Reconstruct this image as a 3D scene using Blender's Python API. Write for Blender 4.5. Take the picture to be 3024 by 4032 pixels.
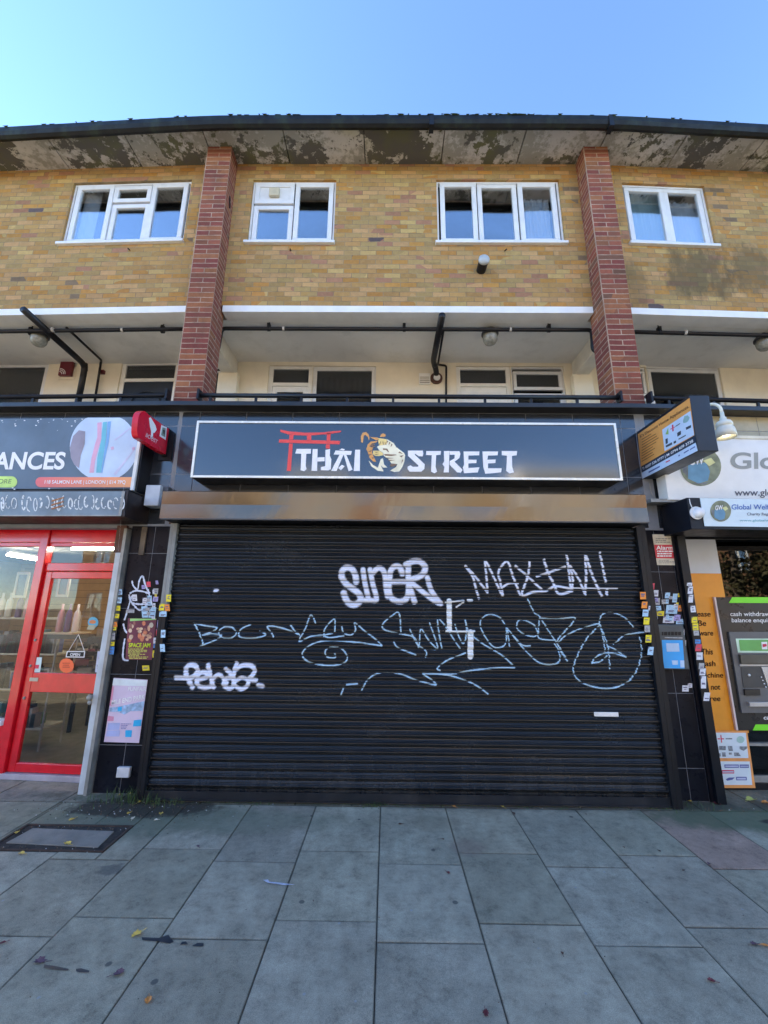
import bpy, bmesh, math, random
import numpy as np
from math import sin, cos, tan, atan2, radians, pi, sqrt, floor
from mathutils import Vector, Matrix
random.seed(7); rng = np.random.default_rng(7)
SC = bpy.context.scene
for o in list(bpy.data.objects): bpy.data.objects.remove(o)
COL = SC.collection
# ------------------------------------------------------------------ camera
F_, PT, RL, YA, HC = 890.0, radians(13.1), .0098, radians(.5), 1.75
fw = np.array([-sin(YA)*cos(PT), cos(YA)*cos(PT), sin(PT)]); r0 = np.array([cos(YA), sin(YA), 0]); u0 = np.cross(r0, fw)
RR = r0*cos(RL)+u0*sin(RL); UU = u0*cos(RL)-r0*sin(RL)
cd = bpy.data.cameras.new('camera'); cam = bpy.data.objects.new('camera', cd); COL.objects.link(cam)
cd.sensor_fit = 'VERTICAL'; cd.sensor_height = 36; cd.lens = F_/2212*36; cd.clip_start = .05; cd.clip_end = 2000
cam.matrix_world = Matrix(((RR[0], UU[0], -fw[0], 0), (RR[1], UU[1], -fw[1], 0), (RR[2], UU[2], -fw[2], HC), (0, 0, 0, 1)))
SC.camera = cam
# ------------------------------------------------------------------ sky, sun, exposure
SUN_EL, SUN_AZ = radians(23), radians(-77)
W = bpy.data.worlds.new('World'); SC.world = W; W.use_nodes = True
nt = W.node_tree; sky = nt.nodes.new('ShaderNodeTexSky'); sky.sky_type = 'NISHITA'; sky.sun_disc = False
sky.sun_elevation = SUN_EL; sky.sun_rotation = SUN_AZ; sky.air_density = .75; sky.dust_density = .0; sky.ozone_density = 3.5
bg = nt.nodes['Background']; nt.links.new(sky.outputs[0], bg.inputs[0]); bg.inputs[1].default_value = .092
ld = bpy.data.lights.new('sun', 'SUN'); ld.energy = 5.0; ld.angle = radians(.5); ld.color = (1, .86, .66)
sun = bpy.data.objects.new('sun', ld); COL.objects.link(sun)
sd = Vector((sin(SUN_AZ)*cos(SUN_EL), cos(SUN_AZ)*cos(SUN_EL), sin(SUN_EL)))
sun.rotation_euler = sd.to_track_quat('Z', 'Y').to_euler(); sun.location = (-10, 20, 15)
SC.view_settings.view_transform = 'Standard'; SC.view_settings.look = 'None'; SC.view_settings.gamma = 1
SC.view_settings.exposure = 2.92
# ------------------------------------------------------------------ measured planes and pixel-to-plane helpers
YS, YT, YBX, YSG, YC, YPF, YW, YIN = 4.30, 4.42, 4.06, 4.165, 4.27, 4.55, 4.79, 6.10
XL, XR = -2.42, 2.90
def ray(q): return RR*(q[0]-829.5)/F_+UU*(1106-q[1])/F_+fw
def bend(x, b):
    if b[0] == .048: f = lambda d: d if d > 4 else .22*math.log(1+math.exp(d/.22)); return b[0]*f(XL-x)+b[1]*f(x-XR)   # the eaves curve gently
    return b[0]*max(0, XL-x)+b[1]*max(0, x-XR)
def P(q, Y, b=(0, 0)):
    d = ray(q); y = Y
    for _ in range(6):
        p = d*y/d[1]; y = Y+bend(p[0], b)
    p = d*y/d[1]; return Vector((p[0], p[1], p[2]+HC))
def PX(q, X):
    d = ray(q); p = d*X/d[0]; return Vector((p[0], p[1], p[2]+HC))
def G(q, z=0):
    d = ray(q); p = d*(z-HC)/d[2]; return Vector((p[0], p[1], z))
def zm(x0, y0, x1, Wz=1659):
    k = (x1-x0)/Wz*.548611
    return lambda x, y: (x0*.548611+k*x, y0*.548611+k*y)
A1 = zm(0, 400, 1008); A2 = zm(1008, 400, 2016); A3 = zm(2016, 400, 3024)
A4 = zm(0, 1150, 1008); A5 = zm(1008, 1150, 2016); A6 = zm(2016, 1150, 3024)
B1 = zm(0, 1550, 750); B2 = zm(700, 1600, 1650); B3 = zm(1600, 1600, 2500); B4 = zm(2400, 1550, 3024)
B5 = zm(0, 2050, 700); B6 = zm(0, 2600, 700); B7 = zm(2450, 2050, 3024); B8 = zm(2450, 2600, 3024)
C1 = zm(600, 2050, 1500); C2 = zm(1250, 2120, 1950); C3 = zm(1750, 2120, 2600); C4 = zm(1150, 2350, 2100)
C5 = zm(1300, 1660, 1800); C6 = zm(0, 3050, 1000); C7 = zm(1000, 3050, 2000); C8 = zm(2000, 3050, 3024)
E1 = zm(520, 1600, 700); E2 = zm(2480, 1550, 2800); E3 = zm(2680, 2300, 3024, 1268); E4 = zm(2780, 2850, 3024)
E5 = zm(400, 2600, 620, 1352); E6 = zm(460, 2380, 680, 1622); E7 = zm(0, 2150, 520); E8 = zm(640, 1180, 1300)
ID = lambda x, y: (x, y)
# ------------------------------------------------------------------ materials
def N(t, ty, **kw):
    n = t.nodes.new(ty)
    for k, v in kw.items():
        if k in n.inputs: n.inputs[k].default_value = v
        else: setattr(n, k, v)
    return n
def newmat(name):
    m = bpy.data.materials.new(name); m.use_nodes = True; t = m.node_tree
    return m, t, t.nodes['Principled BSDF']
def math_(t, op, a, b=None, c=None):
    n = t.nodes.new('ShaderNodeMath'); n.operation = op
    for i, v in enumerate((a, b, c)):
        if v is None: continue
        if isinstance(v, (int, float)): n.inputs[i].default_value = v
        else: t.links.new(v, n.inputs[i])
    return n.outputs[0]
def ramp(t, fac, stops, interp='LINEAR'):
    n = t.nodes.new('ShaderNodeValToRGB'); r = n.color_ramp; r.interpolation = interp
    while len(r.elements) < len(stops): r.elements.new(.5)
    for e, (p, c) in zip(r.elements, stops):
        e.position = p; e.color = c if len(c) == 4 else (*c, 1)
    t.links.new(fac, n.inputs[0]); return n.outputs[0]
def mixc(t, f, a, b, mode='MIX'):
    n = t.nodes.new('ShaderNodeMix'); n.data_type = 'RGBA'; n.blend_type = mode; n.clamp_factor = True
    for i, v in ((0, f), (6, a), (7, b)):
        if isinstance(v, (int, float)): n.inputs[i].default_value = v
        elif isinstance(v, tuple): n.inputs[i].default_value = v if len(v) == 4 else (*v, 1)
        else: t.links.new(v, n.inputs[i])
    return n.outputs[2]
def wpos(t, sc=(1, 1, 1)):
    g = t.nodes.new('ShaderNodeNewGeometry'); m = t.nodes.new('ShaderNodeMapping'); m.inputs['Scale'].default_value = sc
    t.links.new(g.outputs['Position'], m.inputs[0]); return m.outputs[0]
def noise(t, scale, sc=(1, 1, 1), det=4, rough=.55):
    n = N(t, 'ShaderNodeTexNoise', Scale=scale, Detail=det, Roughness=rough); t.links.new(wpos(t, sc), n.inputs['Vector']); return n.outputs[0]
def bump(t, bs, h, s=.3, d=.01):
    b = N(t, 'ShaderNodeBump', Strength=s, Distance=d); t.links.new(h, b.inputs['Height']); t.links.new(b.outputs[0], bs.inputs['Normal'])
MATS = {}
def M(name, c=(.5, .5, .5), r=.6, me=0, var=.15, vs=6, bp=0, bs=60, dirt=0, dcol=(.05, .045, .035), coat=0, spec=.5):
    if name in MATS: return MATS[name]
    m, t, b = newmat(name)
    b.inputs['Roughness'].default_value = r; b.inputs['Metallic'].default_value = me
    b.inputs['Coat Weight'].default_value = coat; b.inputs['Coat Roughness'].default_value = .08
    b.inputs['Specular IOR Level'].default_value = spec
    n1 = noise(t, vs)
    lo = tuple(x*(1-var) for x in c); hi = tuple(min(1, x*(1+var)) for x in c)
    col = ramp(t, n1, [(.3, lo), (.7, hi)])
    if dirt:
        n2 = noise(t, 3.3, (1, 1, .6), 8, .7)
        f = ramp(t, n2, [(.5, (0, 0, 0)), (.75, (dirt, dirt, dirt))]); col = mixc(t, f, col, dcol)
    t.links.new(col, b.inputs['Base Color'])
    rr = ramp(t, noise(t, 9), [(.3, (r*.8,)*3), (.7, (min(1, r*1.2),)*3)]); t.links.new(rr, b.inputs['Roughness'])
    if bp: bump(t, b, noise(t, bs, det=6), bp, .01)
    MATS[name] = m; return m
def emis(name, c, s):
    if name in MATS: return MATS[name]
    m, t, b = newmat(name); b.inputs['Base Color'].default_value = (*c, 1)
    b.inputs['Emission Color'].default_value = (*c, 1); b.inputs['Emission Strength'].default_value = s; MATS[name] = m; return m
def glass(name, refl=.4, tint=(.75, .8, .8), rough=.01, fres=.6):
    m, t, b = newmat(name); t.nodes.remove(b); out = t.nodes['Material Output']
    tr = N(t, 'ShaderNodeBsdfTransparent'); tr.inputs[0].default_value = (*tint, 1)
    gl = N(t, 'ShaderNodeBsdfGlossy', Roughness=rough); gl.inputs[0].default_value = (.95, .97, 1, 1)
    bm_ = N(t, 'ShaderNodeBump', Strength=.05, Distance=.02); t.links.new(noise(t, 2.2, det=1), bm_.inputs['Height']); t.links.new(bm_.outputs[0], gl.inputs['Normal'])
    lw = N(t, 'ShaderNodeLayerWeight', Blend=.25)
    f = math_(t, 'MULTIPLY_ADD', lw.outputs['Fresnel'], fres, refl)
    mx = N(t, 'ShaderNodeMixShader'); t.links.new(f, mx.inputs[0]); t.links.new(tr.outputs[0], mx.inputs[1]); t.links.new(gl.outputs[0], mx.inputs[2])
    t.links.new(mx.outputs[0], out.inputs[0]); MATS[name] = m; return m
def brick(name, L, Hh, stops, mortar, mw=.010, alt=False, stain=None, off=0.0, bmp=.5):
    m, t, b = newmat(name); b.inputs['Roughness'].default_value = .9; b.inputs['Specular IOR Level'].default_value = .25
    g = t.nodes.new('ShaderNodeNewGeometry'); s = t.nodes.new('ShaderNodeSeparateXYZ')
    wob = N(t, 'ShaderNodeTexNoise', Scale=5.0, Detail=3); t.links.new(g.outputs['Position'], wob.inputs['Vector'])
    t.links.new(g.outputs['Position'], s.inputs[0])
    w = math_(t, 'MULTIPLY_ADD', wob.outputs[0], .012, -.006)
    u = math_(t, 'ADD', math_(t, 'ADD', s.outputs[0], s.outputs[1]), off); v = math_(t, 'ADD', s.outputs[2], w)
    rv = math_(t, 'DIVIDE', v, Hh); row = math_(t, 'FLOOR', rv)
    par = math_(t, 'MODULO', row, 2.0)
    if alt:   # one course of two bricks, one course of a single long face
        Ln = math_(t, 'MULTIPLY_ADD', par, L*.5, L*.5); cu = math_(t, 'DIVIDE', u, Ln)
    else:
        wn0 = N(t, 'ShaderNodeTexWhiteNoise', noise_dimensions='1D'); t.links.new(row, wn0.inputs['W'])
        sh = math_(t, 'MULTIPLY_ADD', par, .5, math_(t, 'MULTIPLY', wn0.outputs[0], .12))
        cu = math_(t, 'ADD', math_(t, 'DIVIDE', u, L), sh); Ln = L
    colm = math_(t, 'FLOOR', cu)
    fu = math_(t, 'MULTIPLY', math_(t, 'FRACT', cu), Ln); fv = math_(t, 'MULTIPLY', math_(t, 'FRACT', rv), Hh)
    n3 = noise(t, 45, det=3)
    mwv = math_(t, 'MULTIPLY_ADD', n3, .010, mw-.005)
    mk = math_(t, 'MAXIMUM', math_(t, 'LESS_THAN', fu, mwv), math_(t, 'LESS_THAN', fv, mwv))
    cb = N(t, 'ShaderNodeCombineXYZ'); t.links.new(colm, cb.inputs[0]); t.links.new(row, cb.inputs[1])
    wn = N(t, 'ShaderNodeTexWhiteNoise', noise_dimensions='3D'); t.links.new(cb.outputs[0], wn.inputs['Vector'])
    big = noise(t, .9, det=2)
    rnd = math_(t, 'ADD', math_(t, 'MULTIPLY', wn.outputs[0], .86), math_(t, 'MULTIPLY_ADD', big, .5, -.18))
    c = ramp(t, rnd, stops, 'CONSTANT')
    hsv = N(t, 'ShaderNodeHueSaturation'); t.links.new(c, hsv.inputs['Color'])
    sp = N(t, 'ShaderNodeSeparateXYZ'); t.links.new(wn.outputs[1], sp.inputs[0])
    nf = noise(t, 14, det=8, rough=.75)
    t.links.new(math_(t, 'ADD', math_(t, 'MULTIPLY_ADD', sp.outputs[1], .26, .48), math_(t, 'MULTIPLY', nf, .78)), hsv.inputs['Value'])
    t.links.new(math_(t, 'MULTIPLY_ADD', sp.outputs[0], .03, .485), hsv.inputs['Hue'])
    mort = mixc(t, ramp(t, noise(t, 6), [(.35, (0, 0, 0)), (.65, (1, 1, 1))]), mortar, tuple(x*.62 for x in mortar))
    c2 = mixc(t, mk, hsv.outputs[0], mort)
    if alt: c2 = mixc(t, ramp(t, noise(t, 3.5, (1, 1, .5), 8, .75), [(.5, (0, 0, 0)), (.75, (.55, .55, .55))]), c2, (.12, .07, .05))
    if stain:
        for (cx, cz, rx, rz, amt) in stain:
            dx = math_(t, 'DIVIDE', math_(t, 'SUBTRACT', s.outputs[0], cx), rx); dz = math_(t, 'DIVIDE', math_(t, 'SUBTRACT', s.outputs[2], cz), rz)
            d = math_(t, 'ADD', math_(t, 'MULTIPLY', dx, dx), math_(t, 'MULTIPLY', dz, dz))
            e = math_(t, 'MULTIPLY_ADD', math_(t, 'SUBTRACT', noise(t, 4, (1, 1, .5), 6, .7), .5), 3.2, d)
            f = ramp(t, e, [(.35, (amt,)*3), (1.0, (0, 0, 0))])
            c2 = mixc(t, f, c2, (.11, .085, .045))
    t.links.new(c2, b.inputs['Base Color'])
    h = math_(t, 'ADD', math_(t, 'MULTIPLY', mk, -1.0), math_(t, 'MULTIPLY', nf, .8))
    bump(t, b, h, bmp, .006); MATS[name] = m; return m
YB = (.40, .245, .088); YB2 = (.45, .295, .12); OR = (.42, .195, .062); PK = (.35, .20, .105); DK = (.12, .095, .09); GB = (.36, .24, .10)
MBK = brick('yellow_brick', .225, .0752, [(0, DK), (.035, PK), (.14, YB2), (.32, YB), (.54, GB), (.72, YB2), (.80, OR), (.965, (.20, .13, .085))],
            (.33, .25, .14), .009, stain=[(4.35, 6.35, .55, .55, .75), (5.05, 6.4, .3, .5, .6), (3.35, 6.1, .22, .5, .4), (-3.3, 8.3, 4, .16, .5), (1.2, 8.32, 6, .16, .55)])
RBS = lambda nm, off_: brick(nm, .344, .0752, [(0, (.20, .070, .045)), (.3, (.26, .088, .052)), (.55, (.225, .078, .05)), (.8, (.29, .10, .055)), (.93, (.16, .07, .05))], (.46, .33, .24), .011, alt=True, off=off_, bmp=.6)
MRB = [RBS('red_brick_left', -1.933+.344*40), RBS('red_brick_right', -7.293+.344*40)]
def soffit_mat():
    m, t, b = newmat('peeling_soffit_paint'); b.inputs['Roughness'].default_value = .85
    base = ramp(t, noise(t, .8, det=3), [(.35, (.44, .42, .40)), (.55, (.54, .52, .49)), (.68, (.42, .42, .28))])
    v = N(t, 'ShaderNodeTexVoronoi', Scale=9.0); n0 = N(t, 'ShaderNodeTexNoise', Scale=3.0, Detail=5)
    g = wpos(t); t.links.new(g, n0.inputs['Vector'])
    mx = mixc(t, .35, g, n0.outputs[1]); t.links.new(mx, v.inputs['Vector'])
    a = noise(t, 1.25, det=2); f1 = noise(t, 9, det=9, rough=.7)
    s_ = math_(t, 'ADD', math_(t, 'MULTIPLY', a, 1.25), math_(t, 'ADD', math_(t, 'MULTIPLY', f1, 1.3), math_(t, 'MULTIPLY', v.outputs[0], .25)))
    msk = ramp(t, math_(t, 'MULTIPLY_ADD', s_, .5, -.26), [(.435, (0, 0, 0)), (.46, (1, 1, 1))])
    m2 = ramp(t, math_(t, 'MULTIPLY_ADD', math_(t, 'ADD', noise(t, 1.7, det=3), noise(t, 14, det=9, rough=.75)), .5, 0.0), [(.47, (0, 0, 0)), (.53, (.65, .65, .65))]); base = mixc(t, m2, base, (.19, .185, .14))
    dk = ramp(t, noise(t, 3), [(.4, (.10, .095, .085)), (.65, (.12, .12, .06))])
    c = mixc(t, msk, base, dk); t.links.new(c, b.inputs['Base Color'])
    bump(t, b, math_(t, 'MULTIPLY', msk, -1.0), .4, .004); MATS['soffit'] = m; return m
MSOF = soffit_mat()
def tile_mat(nm='black_wall_tile', sp=.14, ro=.25, base=(.005, .006, .010), hi=(.014, .016, .024)):
    m, t, b = newmat(nm); b.inputs['Roughness'].default_value = .16
    c = ramp(t, noise(t, 2.5, det=5), [(.35, base), (.7, hi)])
    g = noise(t, 4, (1, 1, .35), 8, .7); c = mixc(t, ramp(t, g, [(.6, (0, 0, 0)), (.8, (.22, .22, .22))]), c, (.07, .072, .08))
    t.links.new(c, b.inputs['Base Color'])
    t.links.new(ramp(t, noise(t, 7, det=5), [(.35, (ro,)*3), (.75, (ro*1.5,)*3)]), b.inputs['Roughness']); b.inputs['Specular IOR Level'].default_value = sp
    bump(t, b, noise(t, 3, det=1), .12, .01); MATS['tile'] = m; return m
MTILE = tile_mat(); MTILF = tile_mat('blue_black_fascia_tile', 1.0, .14, (.012, .016, .022), (.024, .030, .040))
def paving_mat():
    m, t, b = newmat('paving_slab'); b.inputs['Roughness'].default_value = .82; b.inputs['Specular IOR Level'].default_value = .4
    at = N(t, 'ShaderNodeAttribute', attribute_name='tone')
    s = N(t, 'ShaderNodeSeparateXYZ'); t.links.new(wpos(t), s.inputs[0]); X, Y = s.outputs[0], s.outputs[1]
    n1 = noise(t, 2.2, det=6, rough=.6); n2 = noise(t, 260, det=2); n3 = noise(t, 9, det=9, rough=.8)
    c = ramp(t, n1, [(.3, (.265, .242, .180)), (.55, (.335, .308, .230)), (.75, (.42, .388, .295))])
    sp = ramp(t, n2, [(.30, (.70, .70, .70)), (.5, (1, 1, 1)), (.72, (1.25, 1.25, 1.25))]); c = mixc(t, 1.0, c, sp, 'MULTIPLY')
    c = mixc(t, 1.0, c, ramp(t, n3, [(.33, (.56, .56, .56)), (.48, (.95, .95, .95)), (.66, (1.22, 1.22, 1.22))]), 'MULTIPLY')
    c = mixc(t, 1.0, c, at.outputs['Color'], 'MULTIPLY')
    def blob(cx, cy, rx, ry, col, amt, hard=.5, ns=5, w=1.6):
        nonlocal c
        dx = math_(t, 'DIVIDE', math_(t, 'SUBTRACT', X, cx), rx); dy = math_(t, 'DIVIDE', math_(t, 'SUBTRACT', Y, cy), ry)
        d = math_(t, 'ADD', math_(t, 'MULTIPLY', dx, dx), math_(t, 'MULTIPLY', dy, dy))
        e = math_(t, 'MULTIPLY_ADD', math_(t, 'SUBTRACT', noise(t, ns, det=7, rough=.65), .5), w, d)
        c = mixc(t, ramp(t, e, [(hard, (amt,)*3), (1.0, (0, 0, 0))]), c, col)
    blob(-2.3, 4.0, 1.3, .5, (.075, .095, .06), .55, .2)
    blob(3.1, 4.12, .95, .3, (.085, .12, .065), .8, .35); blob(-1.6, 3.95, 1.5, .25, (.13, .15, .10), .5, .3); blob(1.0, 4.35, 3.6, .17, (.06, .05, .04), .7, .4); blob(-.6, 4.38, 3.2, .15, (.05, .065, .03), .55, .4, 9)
    blob(.42, 3.95, .24, .16, (.17, .15, .10), .4, .3); blob(.62, 3.6, .16, .14, (.20, .14, .11), .45, .3); blob(3.4, 4.05, .22, .055, (.03, .026, .022), .9, .6, 5, .5); blob(-2.15, 4.17, .72, .22, (.040, .034, .025), .93, .6, 8, 1.8)
    blob(-1.86, 3.27, .10, .07, (.05, .055, .06), .6, .3, 16, 3.2)
    # long joint dirt and dark spots scattered over the slabs, pale gum marks
    v = N(t, 'ShaderNodeTexVoronoi', Scale=3.1); t.links.new(wpos(t), v.inputs['Vector'])
    c = mixc(t, ramp(t, v.outputs[0], [(.045, (.75,)*3), (.06, (0, 0, 0))]), c, (.05, .053, .055))
    v2 = N(t, 'ShaderNodeTexVoronoi', Scale=5.3); t.links.new(wpos(t, (1, 1, 2)), v2.inputs['Vector'])
    c = mixc(t, ramp(t, v2.outputs[0], [(.035, (.7,)*3), (.05, (0, 0, 0))]), c, (.30, .32, .33))
    t.links.new(c, b.inputs['Base Color'])
    bump(t, b, math_(t, 'ADD', n2, math_(t, 'MULTIPLY', n3, .8)), .35, .004); MATS['paving'] = m; return m
MPAV = paving_mat()
def shutter_mat():
    m, t, b = newmat('black_shutter_paint'); b.inputs['Roughness'].default_value = .3
    n1 = noise(t, 1.5, (1, 1, 3), 6, .7)
    c = ramp(t, n1, [(.3, (.006, .0075, .010)), (.55, (.010, .012, .015)), (.75, (.020, .022, .025))])
    c = mixc(t, ramp(t, noise(t, 30, (1, 1, .4), 6, .7), [(.62, (0, 0, 0)), (.8, (.5, .5, .5))]), c, (.055, .055, .06)); b.inputs['Specular IOR Level'].default_value = .6
    sz = N(t, 'ShaderNodeSeparateXYZ'); t.links.new(wpos(t), sz.inputs[0]); lowz = math_(t, 'SUBTRACT', 1.0, math_(t, 'MULTIPLY', sz.outputs[2], 1.6)); lowz = math_(t, 'MAXIMUM', lowz, .12)
    c = mixc(t, math_(t, 'MULTIPLY', lowz, ramp(t, noise(t, 5, (1, 1, .12), 7, .75), [(.42, (0, 0, 0)), (.75, (.55, .55, .55))])), c, (.075, .072, .066))
    t.links.new(c, b.inputs['Base Color']); t.links.new(ramp(t, n1, [(.3, (.17,)*3), (.7, (.30,)*3)]), b.inputs['Roughness']); MATS['shutter'] = m; return m
MSHU = shutter_mat()
def box_mat():   # dented black gloss, blurred house reflections, their gold light put into the coat tint
    m, t, b = newmat('glossy_black_sheet'); b.inputs['Roughness'].default_value = .2
    c = ramp(t, noise(t, 2, det=4), [(.3, (.010, .009, .008)), (.7, (.018, .016, .015))]); t.links.new(c, b.inputs['Base Color'])
    b.inputs['Metallic'].default_value = .0; b.inputs['Specular IOR Level'].default_value = 1.0; b.inputs['Coat Weight'].default_value = 1.0; b.inputs['Coat Roughness'].default_value = .16; b.inputs['Coat Tint'].default_value = (1, .86, .66, 1); b.inputs['Specular Tint'].default_value = (1, .84, .6, 1); b.inputs['Coat IOR'].default_value = 1.75
    bump(t, b, noise(t, 1.7, (1, 1, .5), det=2), .55, .06); MATS['boxsheet'] = m; return m
MBOX = box_mat()
def paint_mat(name, col, em=0):
    m, t, b = newmat(name); b.inputs['Base Color'].default_value = (*col, 1); b.inputs['Roughness'].default_value = .6
    at = N(t, 'ShaderNodeAttribute', attribute_name='paint_amount'); out = t.nodes['Material Output']
    tr = N(t, 'ShaderNodeBsdfTransparent'); mx = N(t, 'ShaderNodeMixShader')
    t.links.new(at.outputs['Fac'], mx.inputs[0]); t.links.new(tr.outputs[0], mx.inputs[1]); t.links.new(b.outputs[0], mx.inputs[2]); t.links.new(mx.outputs[0], out.inputs[0])
    MATS[name] = m; return m
GL_UP = glass('window_glass', .30, (.92, .95, .96), fres=.35); GL_BAL = glass('balcony_glass', .10, (.5, .5, .5), fres=.4); GL_SH = glass('shop_glass', .03, (.92, .93, .92), fres=.13); GL_DK = glass('dark_shop_glass', .05, (.3, .32, .32), fres=.22)
WHITE = M('white_upvc', (.74, .76, .77), .35, var=.06, dirt=.18, dcol=(.35, .33, .28))
BLACKM = M('black_metal', (.008, .009, .012), .4, var=.3, spec=.3); BLACKP = M('black_plastic_pipe', (.010, .010, .012), .4, var=.3, spec=.35)
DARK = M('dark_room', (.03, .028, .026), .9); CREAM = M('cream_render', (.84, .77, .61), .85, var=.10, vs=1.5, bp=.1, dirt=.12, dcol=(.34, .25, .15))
CEILP = M('grey_white_ceiling_paint', (.80, .79, .75), .85, var=.10, vs=.8, dirt=.25, dcol=(.34, .33, .26)); BEAMW = M('white_beam_paint', (.80, .81, .80), .6, var=.05, dirt=.12, dcol=(.5, .48, .4))
REDP = M('red_gloss_frame', (.70, .008, .02), .22, var=.14, coat=.6, dirt=.08); GREYM = M('grey_galvanised', (.30, .30, .28), .5, var=.3, me=.3, dirt=.4)
CONC = M('concrete', (.22, .21, .19), .9, var=.25, bp=.3, dirt=.4); LEADG = M('grouted_joint', (.22, .24, .27), .8)
# ------------------------------------------------------------------ mesh builder and object helpers
ORG = {}
class MB:
    def __init__(s, b=(0, 0)): s.v = []; s.f = []; s.m = []; s.b = b
    def bx(s, p): return (p[0], p[1]+bend(p[0], s.b), p[2])
    def poly(s, pts, mi=0):
        n = len(s.v); s.v += [s.bx(p) for p in pts]; s.f.append(tuple(range(n, n+len(pts)))); s.m.append(mi); return s
    def raw(s, vs, fs, mi=0):
        n = len(s.v); s.v += [s.bx(p) for p in vs]; s.f += [tuple(i+n for i in f) for f in fs]; s.m += [mi]*len(fs); return s
    def box(s, x0, x1, y0, y1, z0, z1, mi=0):
        cuts = [x0]+[c for c in ((XL, XR) if s.b[0] != .048 else [-6+.4*i for i in range(32)]) if s.b != (0, 0) and x0+1e-4 < c < x1-1e-4]+[x1]
        vs = []
        for x in cuts: vs += [(x, y0, z0), (x, y1, z0), (x, y1, z1), (x, y0, z1)]
        fs = [(0, 3, 2, 1)]; n = len(cuts)
        for i in range(n-1):
            a = i*4; b_ = a+4
            fs += [(a, b_, b_+3, a+3), (a+1, a+2, b_+2, b_+1), (a+3, b_+3, b_+2, a+2), (a, a+1, b_+1, b_)]
        e = (n-1)*4; fs.append((e, e+1, e+2, e+3)); return s.raw(vs, fs, mi)
    def prism(s, pts, d, mi=0):   # front polygon pts extruded by vector d (away)
        n = len(pts); vs = [tuple(p) for p in pts]+[(p[0]+d[0], p[1]+d[1], p[2]+d[2]) for p in pts]
        fs = [tuple(range(n)), tuple(range(2*n-1, n-1, -1))]+[(i, i+n, (i+1) % n+n, (i+1) % n) for i in range(n)]
        return s.raw(vs, fs, mi)
    def tube(s, path, r, n=12, mi=0, caps=True):
        path = [Vector(p) for p in path]; rs = r if isinstance(r, (list, tuple)) else [r]*len(path); vs = []; fs = []
        for i, p in enumerate(path):
            d = (path[min(i+1, len(path)-1)]-path[max(i-1, 0)]).normalized()
            a = d.orthogonal().normalized() if i == 0 else (a-d*a.dot(d)).normalized()
            b_ = d.cross(a)
            for k in range(n):
                q = p+(a*cos(2*pi*k/n)+b_*sin(2*pi*k/n))*rs[i]; vs.append(tuple(q))
        for i in range(len(path)-1):
            for k in range(n): fs.append((i*n+k, i*n+(k+1) % n, (i+1)*n+(k+1) % n, (i+1)*n+k))
        if caps: fs += [tuple(range(n-1, -1, -1)), tuple(range((len(path)-1)*n, len(path)*n))]
        return s.raw(vs, fs, mi)
    def lathe(s, c, prof, ax=(0, 0, 1), n=24, mi=0):
        c = Vector(c); ax = Vector(ax).normalized(); a = ax.orthogonal().normalized(); b_ = ax.cross(a); vs = []; fs = []
        for r, h in prof:
            for k in range(n): vs.append(tuple(c+ax*h+(a*cos(2*pi*k/n)+b_*sin(2*pi*k/n))*max(r, 1e-4)))
        for i in range(len(prof)-1):
            for k in range(n): fs.append((i*n+k, i*n+(k+1) % n, (i+1)*n+(k+1) % n, (i+1)*n+k))
        fs += [tuple(range(n-1, -1, -1)), tuple(range((len(prof)-1)*n, len(prof)*n))]; return s.raw(vs, fs, mi)
    def build(s, name, mats, parent=None, smooth=False, loc=None, bev=0):
        me = bpy.data.meshes.new(name); org = ORG.get(parent.name, Vector((0, 0, 0))) if parent else Vector(loc if loc else (0, 0, 0))
        me.from_pydata([(v[0]-org[0], v[1]-org[1], v[2]-org[2]) for v in s.v], [], s.f)
        for m in (mats if isinstance(mats, (list, tuple)) else [mats]): me.materials.append(m)
        for p, mi in zip(me.polygons, s.m): p.material_index = mi; p.use_smooth = smooth
        me.update(); o = bpy.data.objects.new(name, me); COL.objects.link(o)
        if parent: o.parent = parent
        else: o.location = org
        ORG[o.name] = org
        if bev:
            md = o.modifiers.new('bevel', 'BEVEL'); md.width = bev; md.segments = 2; md.limit_method = 'ANGLE'
        return o
def thing(name, label, cat, loc, group=None, kind=None):
    o = bpy.data.objects.new(name, None); COL.objects.link(o); o.location = loc; o.empty_display_size = .1; tag(o, label, cat, group, kind)
    ORG[o.name] = Vector(loc); return o
def tag(o, label=None, cat=None, group=None, kind=None):
    for k, v in (('label', label), ('category', cat), ('group', group), ('kind', kind)):
        if v: o[k] = v
    return o
def struct(o): o['kind'] = 'structure'; return o
def arc(p0, p1, p2, n=5):
    p0, p1, p2 = map(Vector, (p0, p1, p2)); return [p0*(1-t)**2+p1*2*t*(1-t)+p2*t*t for t in [i/n for i in range(n+1)]]
def bent(pts, r, n=5):   # polyline with rounded corners
    pts = [Vector(p) for p in pts]; out = [pts[0]]
    for i in range(1, len(pts)-1):
        a = (pts[i-1]-pts[i]).normalized(); b_ = (pts[i+1]-pts[i]).normalized(); out += arc(pts[i]+a*r, pts[i], pts[i]+b_*r, n)
    return out+[pts[-1]]
def catmull(pts, n=8):
    out = []
    for i in range(len(pts)-1):
        p0 = pts[max(i-1, 0)]; p1 = pts[i]; p2 = pts[i+1]; p3 = pts[min(i+2, len(pts)-1)]
        for k in range(n):
            t = k/n; out.append(tuple(.5*((2*p1[j])+(-p0[j]+p2[j])*t+(2*p0[j]-5*p1[j]+4*p2[j]-p3[j])*t*t+(-p0[j]+3*p1[j]-3*p2[j]+p3[j])*t**3) for j in range(len(p1))))
    out.append(tuple(pts[-1])); return out
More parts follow.
